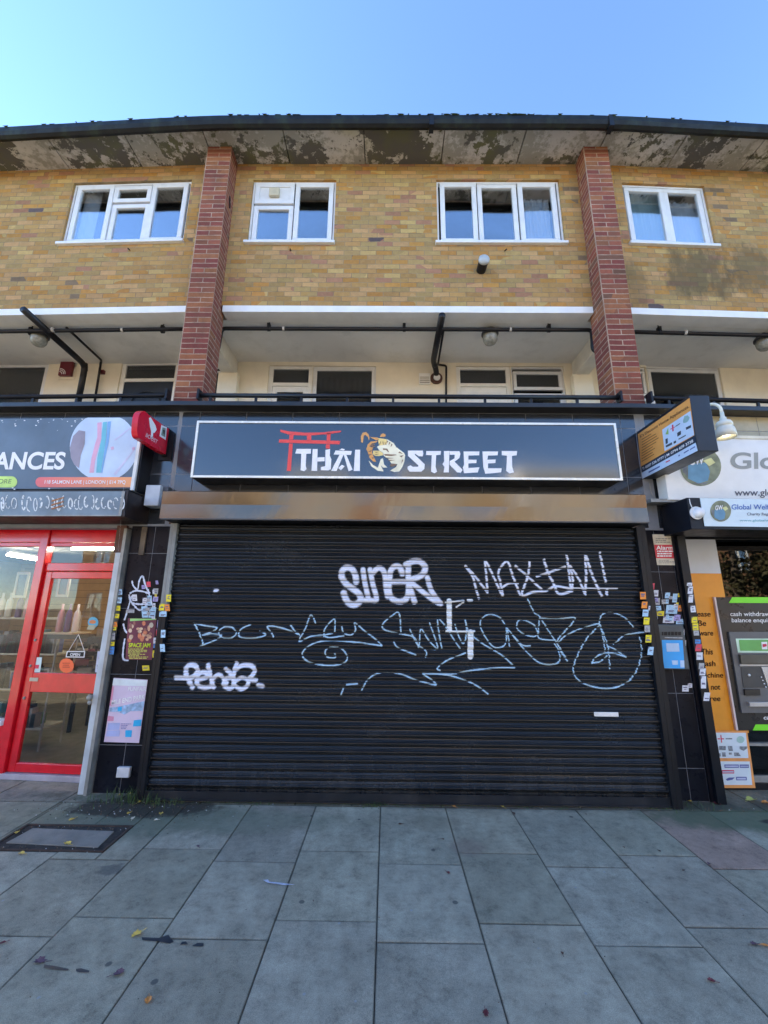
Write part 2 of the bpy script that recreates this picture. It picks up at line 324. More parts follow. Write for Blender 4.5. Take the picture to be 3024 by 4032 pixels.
def polys(z, lst, pl, off, parent, name, mats, mi=None):   # flat shapes traced from the sign lie on the sign's own plane
    mb = MB()
    for i, q in enumerate(lst): 
        pts = [pl(z(*p))+off for p in q]; mb.poly(pts, mi[i] if mi else 0)
    return mb.build(name, mats, parent)
def text(s, BL, BR, TL, mat, parent, name='lettering', bold=0, shear=0, space=1.0, off=Vector((0, -.003, 0)), cap=True):
    cu = bpy.data.curves.new('t', 'FONT'); cu.body = s; cu.size = 1; cu.offset = bold; cu.shear = shear; cu.space_character = space
    ob = bpy.data.objects.new('t', cu); COL.objects.link(ob); dg = bpy.context.evaluated_depsgraph_get(); dg.update()
    me = bpy.data.meshes.new_from_object(ob.evaluated_get(dg)); bpy.data.objects.remove(ob); bpy.data.curves.remove(cu)
    vs = [v.co.copy() for v in me.vertices]; fs = [tuple(p.vertices) for p in me.polygons]; bpy.data.meshes.remove(me)
    x0 = min(v.x for v in vs); x1 = max(v.x for v in vs); y0, y1 = (0, .70) if cap else (0, .52)
    BL, BR, TL = Vector(BL), Vector(BR), Vector(TL); mb = MB()
    mb.raw([tuple(BL+(BR-BL)*((v.x-x0)/(x1-x0))+(TL-BL)*((v.y-y0)/(y1-y0))+off) for v in vs], fs)
    return mb.build(name, mat, parent)
def slat_lines(z, x0, x1, y0, y1, n, pl, off, parent, name, mat, jig=.2, fill=.55):   # small print: rows of uneven dashes
    mb = MB(); h = (y1-y0)/n
    for i in range(n):
        x = x0+random.random()*(x1-x0)*jig*.3; ya = y0+i*h
        while x < x1-(x1-x0)*.05:
            w = random.uniform(.06, .22)*(x1-x0); xe = min(x+w, x1)
            mb.poly([pl(z(x, ya+h*fill))+off, pl(z(xe, ya+h*fill))+off, pl(z(xe, ya))+off, pl(z(x, ya))+off]); x = xe+(x1-x0)*.03
            if random.random() < jig and x > (x0+x1)/2: break
    return mb.build(name, mat, parent)
# ================================================================== THE SETTING
mb = MB(); mb.box(-150, 150, -160, 150, -1.0, -.14); struct(mb.build('ground', M('ground_earth', (.12, .11, .09), .95)))
mb = MB(); mb.box(-150, 150, -8.4, -1.6, -.145, -.115); struct(mb.build('road', M('asphalt', (.05, .05, .052), .9, bp=.3, bs=200)))
mb = MB(); mb.box(-150, 150, -1.6, -1.45, -.14, .0); mb.box(-150, 150, -8.55, -8.4, -.14, .0); struct(mb.build('kerb', CONC, bev=.01))
mb = MB(); mb.box(-150, 150, -13.5, -8.55, -.14, -.003); struct(mb.build('far_pavement', M('far_paving', (.2, .2, .19), .9)))
# pavement slabs: columns .583 m wide, joints staggered, every slab its own tone
pav = MB(); tones = []
def slab(x0, x1, y0, y1, tone=None, g=.0026, z=0):
    if x1-x0 < .02 or y1-y0 < .02: return
    t_ = tone or (lambda k: (k*random.uniform(.985, 1.02), k, k*random.uniform(.97, 1.03)))(random.uniform(.82, 1.12))
    zz = [z+random.uniform(-.003, .0015) for _ in range(4)]; e = .008; dz_ = .003
    vs = [(x0+g, y0+g, zz[0]-dz_), (x1-g, y0+g, zz[1]-dz_), (x1-g, y1-g, zz[2]-dz_), (x0+g, y1-g, zz[3]-dz_)]
    vs += [(x0+g+e, y0+g+e, zz[0]), (x1-g-e, y0+g+e, zz[1]), (x1-g-e, y1-g-e, zz[2]), (x0+g+e, y1-g-e, zz[3])]
    vs += [(x0+g, y0+g, z-.05), (x1-g, y0+g, z-.05), (x1-g, y1-g, z-.05), (x0+g, y1-g, z-.05)]
    pav.raw(vs, [(4, 5, 6, 7), (0, 1, 5, 4), (1, 2, 6, 5), (2, 3, 7, 6), (3, 0, 4, 7), (8, 9, 1, 0), (9, 10, 2, 1), (10, 11, 3, 2), (11, 8, 0, 3)])
    tones.extend([tuple(v*.55 for v in t_)]*4+[t_]*4+[(.2, .2, .2)]*4)
CX0, CX1, CY0, CY1 = -2.93, -2.05, 3.47, 3.85       # opening for the inspection cover
for k in range(-26, 26):
    x0 = -.042+.5835*k; x1 = x0+.5835
    js = [4.235, 3.525, 2.83, 2.13, 1.43, .73, .03, -.67, -1.45] if k % 2 else [4.235, 3.38, 2.685, 1.98, 1.28, .58, -.12, -.82, -1.45]
    for a, b_ in zip(js[1:], js[:-1]):
        tn = (1.12, .86, .88) if (k == 4 and a > 3.3) else None
        if k == -2: tn = None
        if x1 > CX0 and x0 < CX1 and b_ > CY0 and a < CY1:
            slab(x0, min(x1, CX0), a, b_, tn); slab(max(x0, CX1), x1, a, b_, tn)
            slab(max(x0, CX0), min(x1, CX1), a, min(b_, CY0), tn); slab(max(x0, CX0), min(x1, CX1), max(a, CY1), b_, tn)
        else: slab(x0, x1, a, b_, tn)
x = -15.0
while x < 15: w = random.uniform(.4, .9); slab(x, x+w, 4.24, 4.9, (.9, .86, .88) if x < -2.9 else (.62, .60, .56), .004); x += w
o = struct(pav.build('pavement', MPAV)); at = o.data.color_attributes.new('tone', 'FLOAT_COLOR', 'POINT')
for i, t_ in enumerate(tones): at.data[i].color = (*t_, 1)
mb = MB(); mb.box(-150, 150, -1.45, 4.95, -.1, -.012); struct(mb.build('pavement_bed', M('joint_dirt', (.035, .036, .032), 1)))
# inspection cover
ic = thing('inspection_cover', 'recessed square pavement cover filled with concrete in a dirty dark frame', 'cover', (-2.49, 3.66, 0))
mb = MB(); mb.box(CX0+.003, CX1-.003, CY0+.003, CY1-.003, -.011, -.006); mb.build('bed', M('cover_grime', (.035, .03, .025), .95, var=.5, vs=20, bp=.5), ic)
mb = MB(); pts = [G(C6(215, 350), .0), G(C6(745, 370), .0), G(C6(640, 475), .0), G(C6(40, 445), .0)]
mb.prism([(p.x, p.y, .002) for p in reversed(pts)], (0, 0, -.0075)); mb.build('infill_slab', M('cover_concrete', (.24, .215, .18), .9, var=.2, bp=.4, dirt=.5, dcol=(.07, .08, .05)), ic, bev=.003)
mb = MB()
for (a, b_, c_, d_) in ((CX0+.004, CX1-.004, CY0+.004, CY0+.022), (CX0+.004, CX1-.004, CY1-.022, CY1-.004), (CX0+.004, CX0+.022, CY0+.023, CY1-.023), (CX1-.022, CX1-.004, CY0+.023, CY1-.023)): mb.box(a, b_, c_, d_, -.0055, .002)
mb.build('frame', M('rusty_iron', (.055, .035, .025), .8, var=.5), ic)
# ================================================================== THE APARTMENT BUILDING ABOVE THE SHOPS
WB = (.03, .04); RB = (.048, .05); ZB0, ZB1, ZS, ZC = 5.615, 5.715, 8.17, 5.72
bld = thing('apartment_building', 'curved yellow brick flats with red brick piers above the shops', 'building', (0, 9, 0))
def rect(z, q, Y, b):   # q: TL TR BR BL in a zoomed crop of the photo -> x0,x1,z0,z1 on the wall plane
    p = [P(z(*c), Y, b) for c in q]; return ((p[0].x+p[3].x)/2, (p[1].x+p[2].x)/2, (p[2].z+p[3].z)/2, (p[0].z+p[1].z)/2)
YF = YW+.035                 # window frame face, set back in the brick
w1 = rect(A1, [(490, 520), (1245, 512), (1182, 912), (385, 912)], YW, WB); w2 = rect(ID, [(549, 389), (727, 388), (720, 524), (531, 523)], YW, WB)
w3 = rect(ID, [(942, 388), (1206, 388), (1223, 524), (946, 524.5)], YW, WB); w4 = rect(A3, [(708, 530), (1235, 540), (1335, 925), (775, 928)], YW, WB)
wins = [w1, w2, w3, w4]
def wall_holes(mb, x0, x1, z0, z1, Y, holes, dep):
    xs = sorted(set([x0, x1, XL, XR]+[h[0] for h in holes]+[h[1] for h in holes])); zs = sorted(set([z0, z1]+[h[2] for h in holes]+[h[3] for h in holes]))
    xs = [x for x in xs if x0 <= x <= x1]; zs = [z for z in zs if z0 <= z <= z1]
    for i in range(len(xs)-1):
        for j in range(len(zs)-1):
            cx, cz = (xs[i]+xs[i+1])/2, (zs[j]+zs[j+1])/2
            if any(h[0] < cx < h[1] and h[2] < cz < h[3] for h in holes): continue
            mb.poly([(xs[i], Y, zs[j]), (xs[i+1], Y, zs[j]), (xs[i+1], Y, zs[j+1]), (xs[i], Y, zs[j+1])])
    for h in holes:
        a, b_, c, d = h; e = Y+dep
        mb.poly([(a, Y, d), (b_, Y, d), (b_, e, d), (a, e, d)]); mb.poly([(a, Y, c), (a, e, c), (b_, e, c), (b_, Y, c)])
        mb.poly([(a, Y, c), (a, Y, d), (a, e, d), (a, e, c)]); mb.poly([(b_, Y, c), (b_, e, c), (b_, e, d), (b_, Y, d)])
mb = MB(WB); wall_holes(mb, -22, 14, ZB1+.005, ZS+.06, YW, wins, .11)  # wall, eaves and roof lengthened out of view to block the sun
mb.build('brick_wall', MBK, bld)
mb = MB(); mb.box(-22.3, -22, 5.4, 14, 0, 8.3); mb.box(14, 14.3, 5.3, 14, 0, 8.3); mb.box(-22, 14, 13.7, 14, 0, 8.3); mb.box(-22, -8.3, 5.1, 5.2, 0, 5.6); mb.box(9.3, 14, 5.1, 5.2, 0, 5.6); mb.build('rear_and_end_walls', M('render_rear', (.35, .28, .18), .9), bld)
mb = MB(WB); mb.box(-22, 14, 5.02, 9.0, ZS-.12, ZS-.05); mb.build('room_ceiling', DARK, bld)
for i, x in enumerate((-7.78, -2.445, 2.915, 8.27)):
    w = .172; bb = WB; dy = bend(x, bb); m_ = MB(); m_.box(x-w, x+w, YPF+dy, YW+.10+dy, 4.03, ZS+.002)
    ob = m_.build('brick_pier', MRB[x > 0], bld)
# eaves: soffit slabs with open joints, pale edge strip, gutter
YE = 4.31
sof = MB(RB); xs = [-21.92+i*1.12+.27 for i in range(32)]
for a, b_ in zip(xs[:-1], xs[1:]):
    aa, bb = a+.007, b_-.007
    for s0, s1 in ((aa, min(bb, XL)), (max(aa, XL), min(bb, XR)), (max(aa, XR), bb)):
        if s1-s0 > .02: sof.box(s0, s1, YE, YW+.35, ZS, ZS+.05)
sof.build('soffit', MSOF, bld)
mb = MB(RB); mb.box(-22, 14, YE+.03, YW+.4, ZS+.055, ZS+.16); mb.build('roof_slab', BLACKM, bld)
mb = MB(); mb.box(-22.3, 14.3, 5.0, 14.1, ZS+.17, ZS+.25); mb.build('flat_roof', M('roof_felt', (.08, .08, .085), .9), bld)
mb = MB(RB); mb.box(-22, 14, YE-.018, YE-.002, ZS-.004, ZS+.05); mb.build('eaves_edge_strip', M('flaking_cream_edge', (.55, .42, .29), .8, var=.35, vs=14, dirt=.8, dcol=(.10, .08, .05)), bld)
mb = MB(RB)
prof = [(.0, .115), (-.10, .115), (-.105, .105), (-.105, .05), (-.085, .008), (-.05, -.012), (-.015, -.005), (0, .01)]
xsg = [-22]+[-6+.4*i for i in range(32)]+[14]; yg = YE-.02; vs = []; fs = []
for x in xsg: vs += [(x, yg+a, ZS-.093+b_*1.2) for a, b_ in prof]
npf = len(prof)
for i in range(len(xsg)-1):
    for k in range(npf): fs.append((i*npf+k, (i+1)*npf+k, (i+1)*npf+(k+1) % npf, i*npf+(k+1) % npf))
fs += [tuple(range(npf)), tuple(range((len(xsg)-1)*npf, len(xsg)*npf))]
mb.raw(vs, fs); mb.build('gutter', M('gutter_black', (.006, .007, .008), .5, spec=.25, var=.4, dirt=.7, dcol=(.035, .055, .03)), bld)
mb = MB(RB)
for x in (.55, 2.95): mb = MB(RB); mb.box(x-.03, x+.03, yg-.112, yg+.0, ZS-.14, ZS+.05); mb.build('gutter_union', BLACKM, bld)
# moss and litter along the gutter lip
mo = MB(RB)
for i in range(320):
    x = random.choice([random.gauss(-1.2, 1.5), random.gauss(.9, .5), random.gauss(1.6, .2), random.uniform(-5, 5)]); h = random.expovariate(120); w = random.uniform(.01, .05); y = yg-.07+random.uniform(-.05, .0)
    mo.raw([(x-w, y, ZS+.042), (x+w, y, ZS+.042), (x+random.uniform(-w, w), y+.01, ZS+.044+h), (x, y+.03, ZS+.042)], [(0, 1, 2), (1, 3, 2), (3, 0, 2)])
tag(mo.build('gutter_moss', M('moss', (.06, .09, .03), .95, var=.5, vs=30), bld), kind='stuff')
# white edge beam and balcony ceiling (the underside of the top floor)
mb = MB(WB); mb.box(-22, -2.63, YW-.012, YW+.2, ZB0, ZB1); mb.box(-2.25, 2.735, YW-.012, YW+.2, ZB0, ZB1); mb.box(3.10, 14, YW-.012, YW+.2, ZB0, ZB1)
mb.build('edge_beam', BEAMW, bld, bev=.004)
mb = MB(WB); mb.box(-9.6, 9.6, YW+.205, YW+.36, ZB0+.035, ZB1+.06); mb.build('ceiling_rib', CEILP, bld)
mb = MB(WB); mb.box(-9.6, 9.6, YW+.205, YIN+.2, ZC, ZC+.12); mb.build('balcony_ceiling', CEILP, bld)
# cross beams behind the piers
for x in (-8.0, P((498, 810), YIN).x, P((1251, 816), YIN).x, 8.5):
    dy = bend(x, WB); m_ = MB(); m_.box(x-.105, x+.105, YW+.105+dy, YIN-.012+dy, 5.45, ZC-.002); m_.build('cross_beam', M('cream_beam_paint', (.76, .73, .64), .8, var=.08, dirt=.15, dcol=(.4, .33, .2)), bld)
    m_ = MB(); m_.box(x-.15, x+.16, YIN-.12+dy, YIN-.013+dy, 3.2, 5.448); m_.build('party_wall_end', CREAM, bld)
# balcony rear wall with its doors and windows
IB = (.03, .04)
def ir(z, x0, y0, x1, y1): return rect(z, [(x0, y0), (x1, y0), (x1, y1), (x0, y1)], YIN, IB)
dA = ir(ID, 578, 789, 674, 871); wA = ir(ID, 674, 790, 812, 871); dB = ir(A5, 1300, 478, 1655, 730); wB_ = ir(ID, 1106, 791, 1221, 874)
wL = ir(A4, -60, 450, 297, 690); dL = ir(A4, 770, 448, 1145, 700); wL2 = ir(A4, 1300, 470, 1430, 690); wR = ir(ID, 1402, 792, 1562, 880); wR2 = ir(ID, 1340, 792, 1400, 880)
def floorz(r, z): return (r[0], r[1], z, r[3])
holes = [floorz(dA, 3.2), floorz(wA, 3.55), floorz(dB, 3.2), floorz(wB_, 3.55), floorz(wL, 3.55), floorz(dL, 3.2), floorz(wL2, 3.55), floorz(wR, 3.55), floorz(wR2, 3.2)]
mb = MB(IB); wall_holes(mb, -9.5, 9.5, 3.2, ZC, YIN, holes, .1); mb.build('balcony_rear_wall', CREAM, bld)
mb = MB(IB); mb.box(-9.6, 9.6, 4.5, 13.6, 3.08, 3.2); mb.build('balcony_floor', CONC, bld)
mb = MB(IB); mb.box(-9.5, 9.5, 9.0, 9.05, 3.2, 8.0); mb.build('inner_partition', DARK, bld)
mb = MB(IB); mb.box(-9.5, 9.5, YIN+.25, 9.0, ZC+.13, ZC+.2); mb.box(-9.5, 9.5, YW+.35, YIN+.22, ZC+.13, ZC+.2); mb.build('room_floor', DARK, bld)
def win(kind, r, splits, Y, b, fw_=.066, parent=bld, gm=GL_UP, curtain=None, sill=True, name='window'):
    """splits: list of (u0,u1,v0,v1,type) sashes as fractions of the frame; type g glass, p white panel, v vent panel, x bare opening light"""
    x0, x1, z0, z1 = r; w, h = x1-x0, z1-z0; D_ = .06
    m_ = MB(b); f_ = .028
    m_.box(x0, x1, Y, Y+D_, z1-f_, z1); m_.box(x0, x1, Y, Y+D_, z0, z0+f_); m_.box(x0, x0+f_, Y, Y+D_, z0+f_, z1-f_); m_.box(x1-f_, x1, Y, Y+D_, z0+f_, z1-f_)
    fo = m_.build(name, WHITE, parent, bev=.004)
    for (u0, u1, v0, v1, ty) in splits:
        a, b_, c, d = x0+w*u0, x0+w*u1, z0+h*v0, z0+h*v1
        s_ = MB(b); yo = Y-.012 if ty in 'gvn' else Y+.006; q = fw_
        s_.box(a, b_, yo, yo+.05, d-q, d); s_.box(a, b_, yo, yo+.05, c, c+q); s_.box(a, a+q, yo, yo+.05, c+q, d-q); s_.box(b_-q, b_, yo, yo+.05, c+q, d-q)
        s_.build('sash', WHITE, fo, bev=.005)
        g_ = MB(b); g_.box(a+q, b_-q, yo+.018, yo+.024, c+q, d-q)
        if ty == 'v':
            g_.build('panel', WHITE, fo); v_ = MB(b); cx = (a+b_)/2; v_.box(cx-.075, cx+.075, yo-.03, yo+.016, (c+d)/2-.07, (c+d)/2+.075); v_.build('extractor_fan', M('aged_plastic', (.55, .50, .36), .5, dirt=.3), fo, bev=.01)
        elif ty == 'p': g_.build('panel', WHITE, fo)
        else: g_.build('pane', gm, fo)
    if sill:
        s_ = MB(b); s_.box(x0-.035, x1+.02, Y-.085, Y-.002, z0-.045, z0-.003); s_.build('sill', WHITE, fo, bev=.006)
    if curtain:
        for (u0, u1, v0, v1, cm) in curtain:
            c_ = MB(b); n = 40; a, b_ = x0+w*u0, x0+w*u1; vs = []; fs = []
            for i in range(n+1):
                xx = a+(b_-a)*i/n; yy = Y+.10+.014*sin(i*1.35)+.01*sin(i*.6); vs += [(xx, yy, z0+h*v0), (xx, yy+.006, z0+h*v1)]
            for i in range(n): fs.append((2*i, 2*i+2, 2*i+3, 2*i+1))
            c_.raw(vs, fs); c_.build('curtain', cm, fo, smooth=True)
    return fo
NET = M('net_curtain', (.86, .88, .90), .9, var=.06); VIO = M('lilac_curtain', (.42, .34, .44), .9, var=.2); REDC = M('dark_red_curtain', (.10, .035, .04), .9, var=.5, vs=4); FROST = M('frosted_blind', (.62, .78, .78), .9, var=.2, vs=2)
win('w', w1, [(.03, .345, .03, .97, 'g'), (.35, .665, .68, .95, 'g'), (.35, .665, .03, .66, 'x'), (.67, .97, .03, .97, 'g')], YF, WB, curtain=[(.05, .2, .03, .97, NET)])
win('w', w2, [(.03, .50, .64, .97, 'v'), (.03, .50, .03, .62, 'x'), (.515, .97, .03, .97, 'g')], YF, WB)
win('w', w3, [(.03, .325, .03, .97, 'g'), (.335, .655, .03, .97, 'x'), (.665, .97, .03, .97, 'g')], YF, WB, curtain=[(.69, .93, .05, .82, NET)])
win('w', w4, [(.03, .50, .02, .95, 'g'), (.51, .97, .03, .97, 'x')], YF, WB, curtain=[(.04, .5, .03, .97, FROST), (.5, .95, .03, .85, NET)])
BW = M('balcony_white', (.84, .84, .80), .5, var=.06, dirt=.15, dcol=(.4, .35, .25))
def seg(r, zf): return (r[0], r[1], zf, r[3])
YI2 = YIN+.03
hA = lambda r, zf, z: (z-zf)/(r[3]-zf)
win('w', seg(wA, 3.56), [(.02, .98, .02, .985, 'n')], YI2, IB, .05, curtain=[(.1, .9, .02, .93, REDC)], name='balcony_window', gm=GL_BAL)
win('w', seg(wB_, 3.56), [(.04, .96, .80, .96, 'g'), (.04, .96, .02, .77, 'g')], YI2, IB, .055, name='balcony_window', gm=GL_BAL)
win('w', seg(wL, 3.56), [(.02, .98, .02, .98, 'n')], YI2, IB, .055, name='balcony_window', gm=GL_BAL, curtain=[(.02, .98, .02, .76, NET)])
win('w', seg(wL2, 3.56), [(.05, .95, .05, .95, 'n')], YI2, IB, .03, name='balcony_window', gm=GL_BAL)
win('w', seg(wR, 3.56), [(.02, .98, .02, .98, 'n')], YI2, IB, .055, name='balcony_window', gm=GL_BAL, curtain=[(.55, .97, .02, .80, NET)])
win('w', seg(wR2, 3.22), [(.04, .96, .79, .97, 'g'), (.04, .96, .02, .77, 'g')], YI2, IB, .04, name='balcony_door', gm=GL_BAL, sill=False)
def door(r, kind):
    x0, x1, z1 = r[0], r[1], r[3]; zt = z1-.30
    m_ = MB(IB); f_ = .07
    for a in ((x0, x0+f_, 3.2, z1), (x1-f_, x1, 3.2, z1), (x0+f_, x1-f_, z1-.05, z1), (x0+f_, x1-f_, zt-.06, zt)): m_.box(a[0], a[1], YI2, YI2+.06, a[2], a[3])
    fo = m_.build('balcony_door', BW, bld, bev=.005)
    m_ = MB(IB); m_.box(x0+f_, x1-f_, YI2+.03, YI2+.036, zt, z1-.05); m_.build('transom_pane', GL_BAL, fo)
    m_ = MB(IB); a, b_, c, d = x0+f_+.003, x1-f_-.003, 3.21, zt-.065; q = .1
    if kind == 'glass':
        for e in ((a, a+q*.8, c, d), (b_-q*.8, b_, c, d), (a+q*.8, b_-q*.8, d-q, d), (a+q*.8, b_-q*.8, c, c+q)): m_.box(e[0], e[1], YI2+.01, YI2+.05, e[2], e[3])
        l = m_.build('door_leaf', BW, fo, bev=.004); m_ = MB(IB); m_.box(a+q*.8, b_-q*.8, YI2+.025, YI2+.031, c+q, d-q); m_.build('pane', GL_BAL, l)
    elif kind == 'panel':
        m_.box(a, b_, YI2+.01, YI2+.05, c, d); l = m_.build('door_leaf', BW, fo, bev=.004)
        for k, (e0, g0) in enumerate(((.09, .008), (.12, -.002))):
            m_ = MB(IB); aa, bb, dd = a+e0, b_-e0, d-e0*1.1
            for e in ((aa, bb, dd-.02, dd), (aa, aa+.02, dd-.9, dd-.02), (bb-.02, bb, dd-.9, dd-.02)): m_.box(e[0], e[1], YI2+.001-.008*k, YI2+.008, e[2], e[3])
            m_.build('moulding', BW, l)
    else:
        NAVY = M('navy_door', (.02, .03, .05), .35); m_.box(a, b_, YI2+.01, YI2+.05, c, d); l = m_.build('door_leaf', NAVY, fo)
        cx, cz, R_ = (a+b_)/2, d-.42, (b_-a)*.30; m_ = MB(IB)
        m_.tube([(cx+R_*cos(t_), YI2, cz+R_*.95*sin(t_)) for t_ in [pi*i/14 for i in range(15)]], .012, 6); m_.build('arched_moulding', BLACKM, l)
door(dA, 'glass'); door(dB, 'panel'); door(dL, 'navy')
# fascia parapet: black tiles, coping
mb = MB(WB); wpar = [(-9.5, 9.5)]
TZ = P((381, 920), YT).z; TH = TZ-P((400, 1024), YT).z; zrows = [2.60, TZ-2*TH+.02, TZ-TH, TZ, 3.972]
tx0 = P((432.7, 897), YT).x; tw = P((532.6, 897), YT).x-tx0
def tile_field(mb, x0, x1, z0, z1, Y, rows, phase=tx0, g=.0022):
    n0 = int(floor((x0-phase)/tw)); n1 = int(math.ceil((x1-phase)/tw)); zz = [z0]+[z for z in rows if z0+.02 < z < z1-.02]+[z1]
    for i in range(n0, n1):
        a, b_ = max(x0, phase+i*tw), min(x1, phase+(i+1)*tw)
        if b_-a < .012: continue
        for j in range(len(zz)-1):
            t_ = random.uniform(-.0015, .0015); c, d = zz[j]+g, zz[j+1]-g; a_, bb = a+g, b_-g; e = .003
            mb.raw([(a_, Y+e, c), (bb, Y+e, c), (bb, Y+e, d), (a_, Y+e, d), (a_+e, Y+t_*.3, c+e), (bb-e, Y-t_*.3, c+e), (bb-e, Y, d-e), (a_+e, Y, d-e)], [(4, 5, 6, 7), (0, 1, 5, 4), (1, 2, 6, 5), (2, 3, 7, 6), (3, 0, 4, 7)])
tile_field(mb, -9.5, 3.16, 2.62, 3.968, YT, zrows); mb.build('fascia_tiles', MTILF, bld)
mb = MB(WB); BEIT = M('beige_glazed_tile', (.42, .36, .22), .35, var=.15); tile_field(mb, 3.162, 9.5, 2.62, 3.968, YT, zrows); mb.build('fascia_tiles', BEIT, bld)
mb = MB(WB); mb.box(-9.5, 9.5, YT+.0035, YT+.13, 2.58, 3.97); mb.build('fascia_backing', LEADG, bld)
mb = MB(WB); mb.box(-9.5, 9.5, YC, YT+.2, 3.972, 4.028); mb.build('coping', M('black_coping', (.012, .014, .018), .35, var=.3, dirt=.2), bld, bev=.005)
# structural columns between the shops, faced in black tiles to the ground
def pillar(x0, x1, z1, rows, name='tiled_pillar'):
    m_ = MB(); w_ = x1-x0; zz = [0.0]+rows+[z1]; g = .002; xm = x0+w_*.52
    for a, b_ in ((x0, xm), (xm, x1)):
        for j in range(len(zz)-1):
            c, d = zz[j]+g, zz[j+1]-g; e = .003; aa, bb = a+g, b_-g
            m_.raw([(aa, YT+e, c), (bb, YT+e, c), (bb, YT+e, d), (aa, YT+e, d), (aa+e, YT, c+e), (bb-e, YT, c+e), (bb-e, YT, d-e), (aa+e, YT, d-e)], [(4, 5, 6, 7), (0, 1, 5, 4), (1, 2, 6, 5), (2, 3, 7, 6), (3, 0, 4, 7)])
    o_ = m_.build(name, MTILE, bld)
    m_ = MB(); m_.box(x0, x1, YT+.0035, YT+.38, 0, z1); m_.build('pillar_core', LEADG, o_); return o_
PLX0, PLX1, PRX0, PRX1 = -2.80, -2.30, 2.70, 3.06
pilL = pillar(PLX0, PLX1, 2.60, [.42, 1.07, 1.72, 2.3]); pilR = pillar(PRX0, PRX1, 2.60, [.28, .95, 1.5, 2.15])
mb = MB(); mb.box(-2.3, 2.7, YS+.18, YS+.25, 0, 2.6); mb.build('closed_shop_front', DARK, bld)   # behind the shutter
# ================================================================== ROLLER SHUTTER
SX0, SX1, SZ1 = -2.215, 2.60, 2.60
rs = thing('roller_shutter', 'wide black roller shutter with white and pale blue graffiti, closed over the middle shop', 'roller shutter', (.19, YS, 0))
NSL = 34; PZ = (SZ1-.10)/NSL
def sprof(z):   # outward bulge of one slat
    if z < .10: return .004
    t = ((z-.10)/PZ) % 1.0
    for (ta, ya), (tb, yb) in zip(SPR[:-1], SPR[1:]):
        if t <= tb: return ya+(yb-ya)*(t-ta)/(tb-ta)
    return SPR[-1][1]
SPR = [(0, .001), (.03, -.005), (.08, -.005), (.12, .005), (.17, .0080), (.25, .0125), (.34, .0165), (.43, .0195), (.49, .0190), (.56, .0120), (.63, .0040), (.67, .0025), (.75, .0080), (.82, .0108), (.86, .0095), (.94, .0030), (1.0, .001)]
zl = [0, .012, .10]
for i in range(NSL):
    for t in (.03, .08, .12, .17, .25, .34, .43, .49, .56, .63, .67, .75, .82, .86, .94, 1.0): zl.append(.10+(i+t)*PZ)
xsn = 25; vs = []; fs = []
for z in zl:
    for j in range(xsn):
        x = SX0-.02+(SX1-SX0+.04)*j/(xsn-1); vs.append((x, YS-sprof(z)+.0022*sin(x*2.1+z*1.3)*sin(z*4)+.0018*sin(int((z-.1)/PZ)*12.9898+x*1.7), z))
for i in range(len(zl)-1):
    for j in range(xsn-1): fs.append((i*xsn+j, i*xsn+j+1, (i+1)*xsn+j+1, (i+1)*xsn+j))
mb = MB(); mb.raw(vs, fs); mb.build('slat_curtain', MSHU, rs)
mb = MB(); mb.box(SX0-.01, SX1+.01, YS-.028, YS-.022, .012, .085); mb.box(SX0-.01, SX1+.01, YS-.045, YS-.0285, .012, .022); mb.build('bottom_rail', M('rail_paint', (.010, .013, .018), .4, var=.3, dirt=.5, dcol=(.08, .075, .07)), rs)
GUID = M('guide_rail_paint', (.22, .23, .22), .5, var=.2, dirt=.4)
mb = MB()
for z0_, z1_, mi in ((.02, 1.70, 1), (1.7003, SZ1, 0)): mb.box(SX0-.075, SX0-.045, YS-.045, YT-.002, z0_, z1_, mi); mb.box(SX0-.04, SX0-.002, YS-.05, YT-.002, z0_, z1_, mi)
mb.build('guide_rail', [GUID, BLACKM], rs)
mb = MB(); mb.box(SX1+.002, SX1+.045, YS-.05, YT-.002, .0, SZ1); mb.box(SX1+.05, SX1+.098, YS-.045, YT-.002, .0, SZ1); mb.build('guide_rail', BLACKM, rs)
bx0, bx1, bz0, bz1 = -2.31, 2.625, 2.615, 2.905
mb = MB()
vs = []; fs = []; nn = 60
for i in range(nn+1):
    x = bx0+(bx1-bx0)*i/nn; w_ = .003*sin(x*3.1)+.002*sin(x*7.7)
    vs += [(x, YBX, bz0), (x, YBX+w_+.004, (bz0+bz1)/2), (x, YBX+.002, bz1-.01), (x, YBX+.02, bz1), (x, YT-.003, bz1), (x, YT-.003, bz0)]
for i in range(nn):
    for k in range(6): a = i*6+k; b_ = i*6+(k+1) % 6; fs.append((a, a+6, b_+6, b_))
fs += [(5, 4, 3, 2, 1, 0), tuple(nn*6+k for k in range(6))]
mb.raw(vs, fs); mb.build('shutter_housing', MBOX, rs)
mb = MB(); mb.box(bx0+.01, bx1-.01, YBX-.004, YBX+.02, bz0-.014, bz0-.001); mb.build('housing_lip', M('lip', (.06, .06, .06), .4), rs)
mb = MB(); mb.box(bx0+.02, bx1-.02, YBX+.03, YT-.01, bz0-.006, bz0-.0015); mb.build('housing_underside', BLACKM, rs)
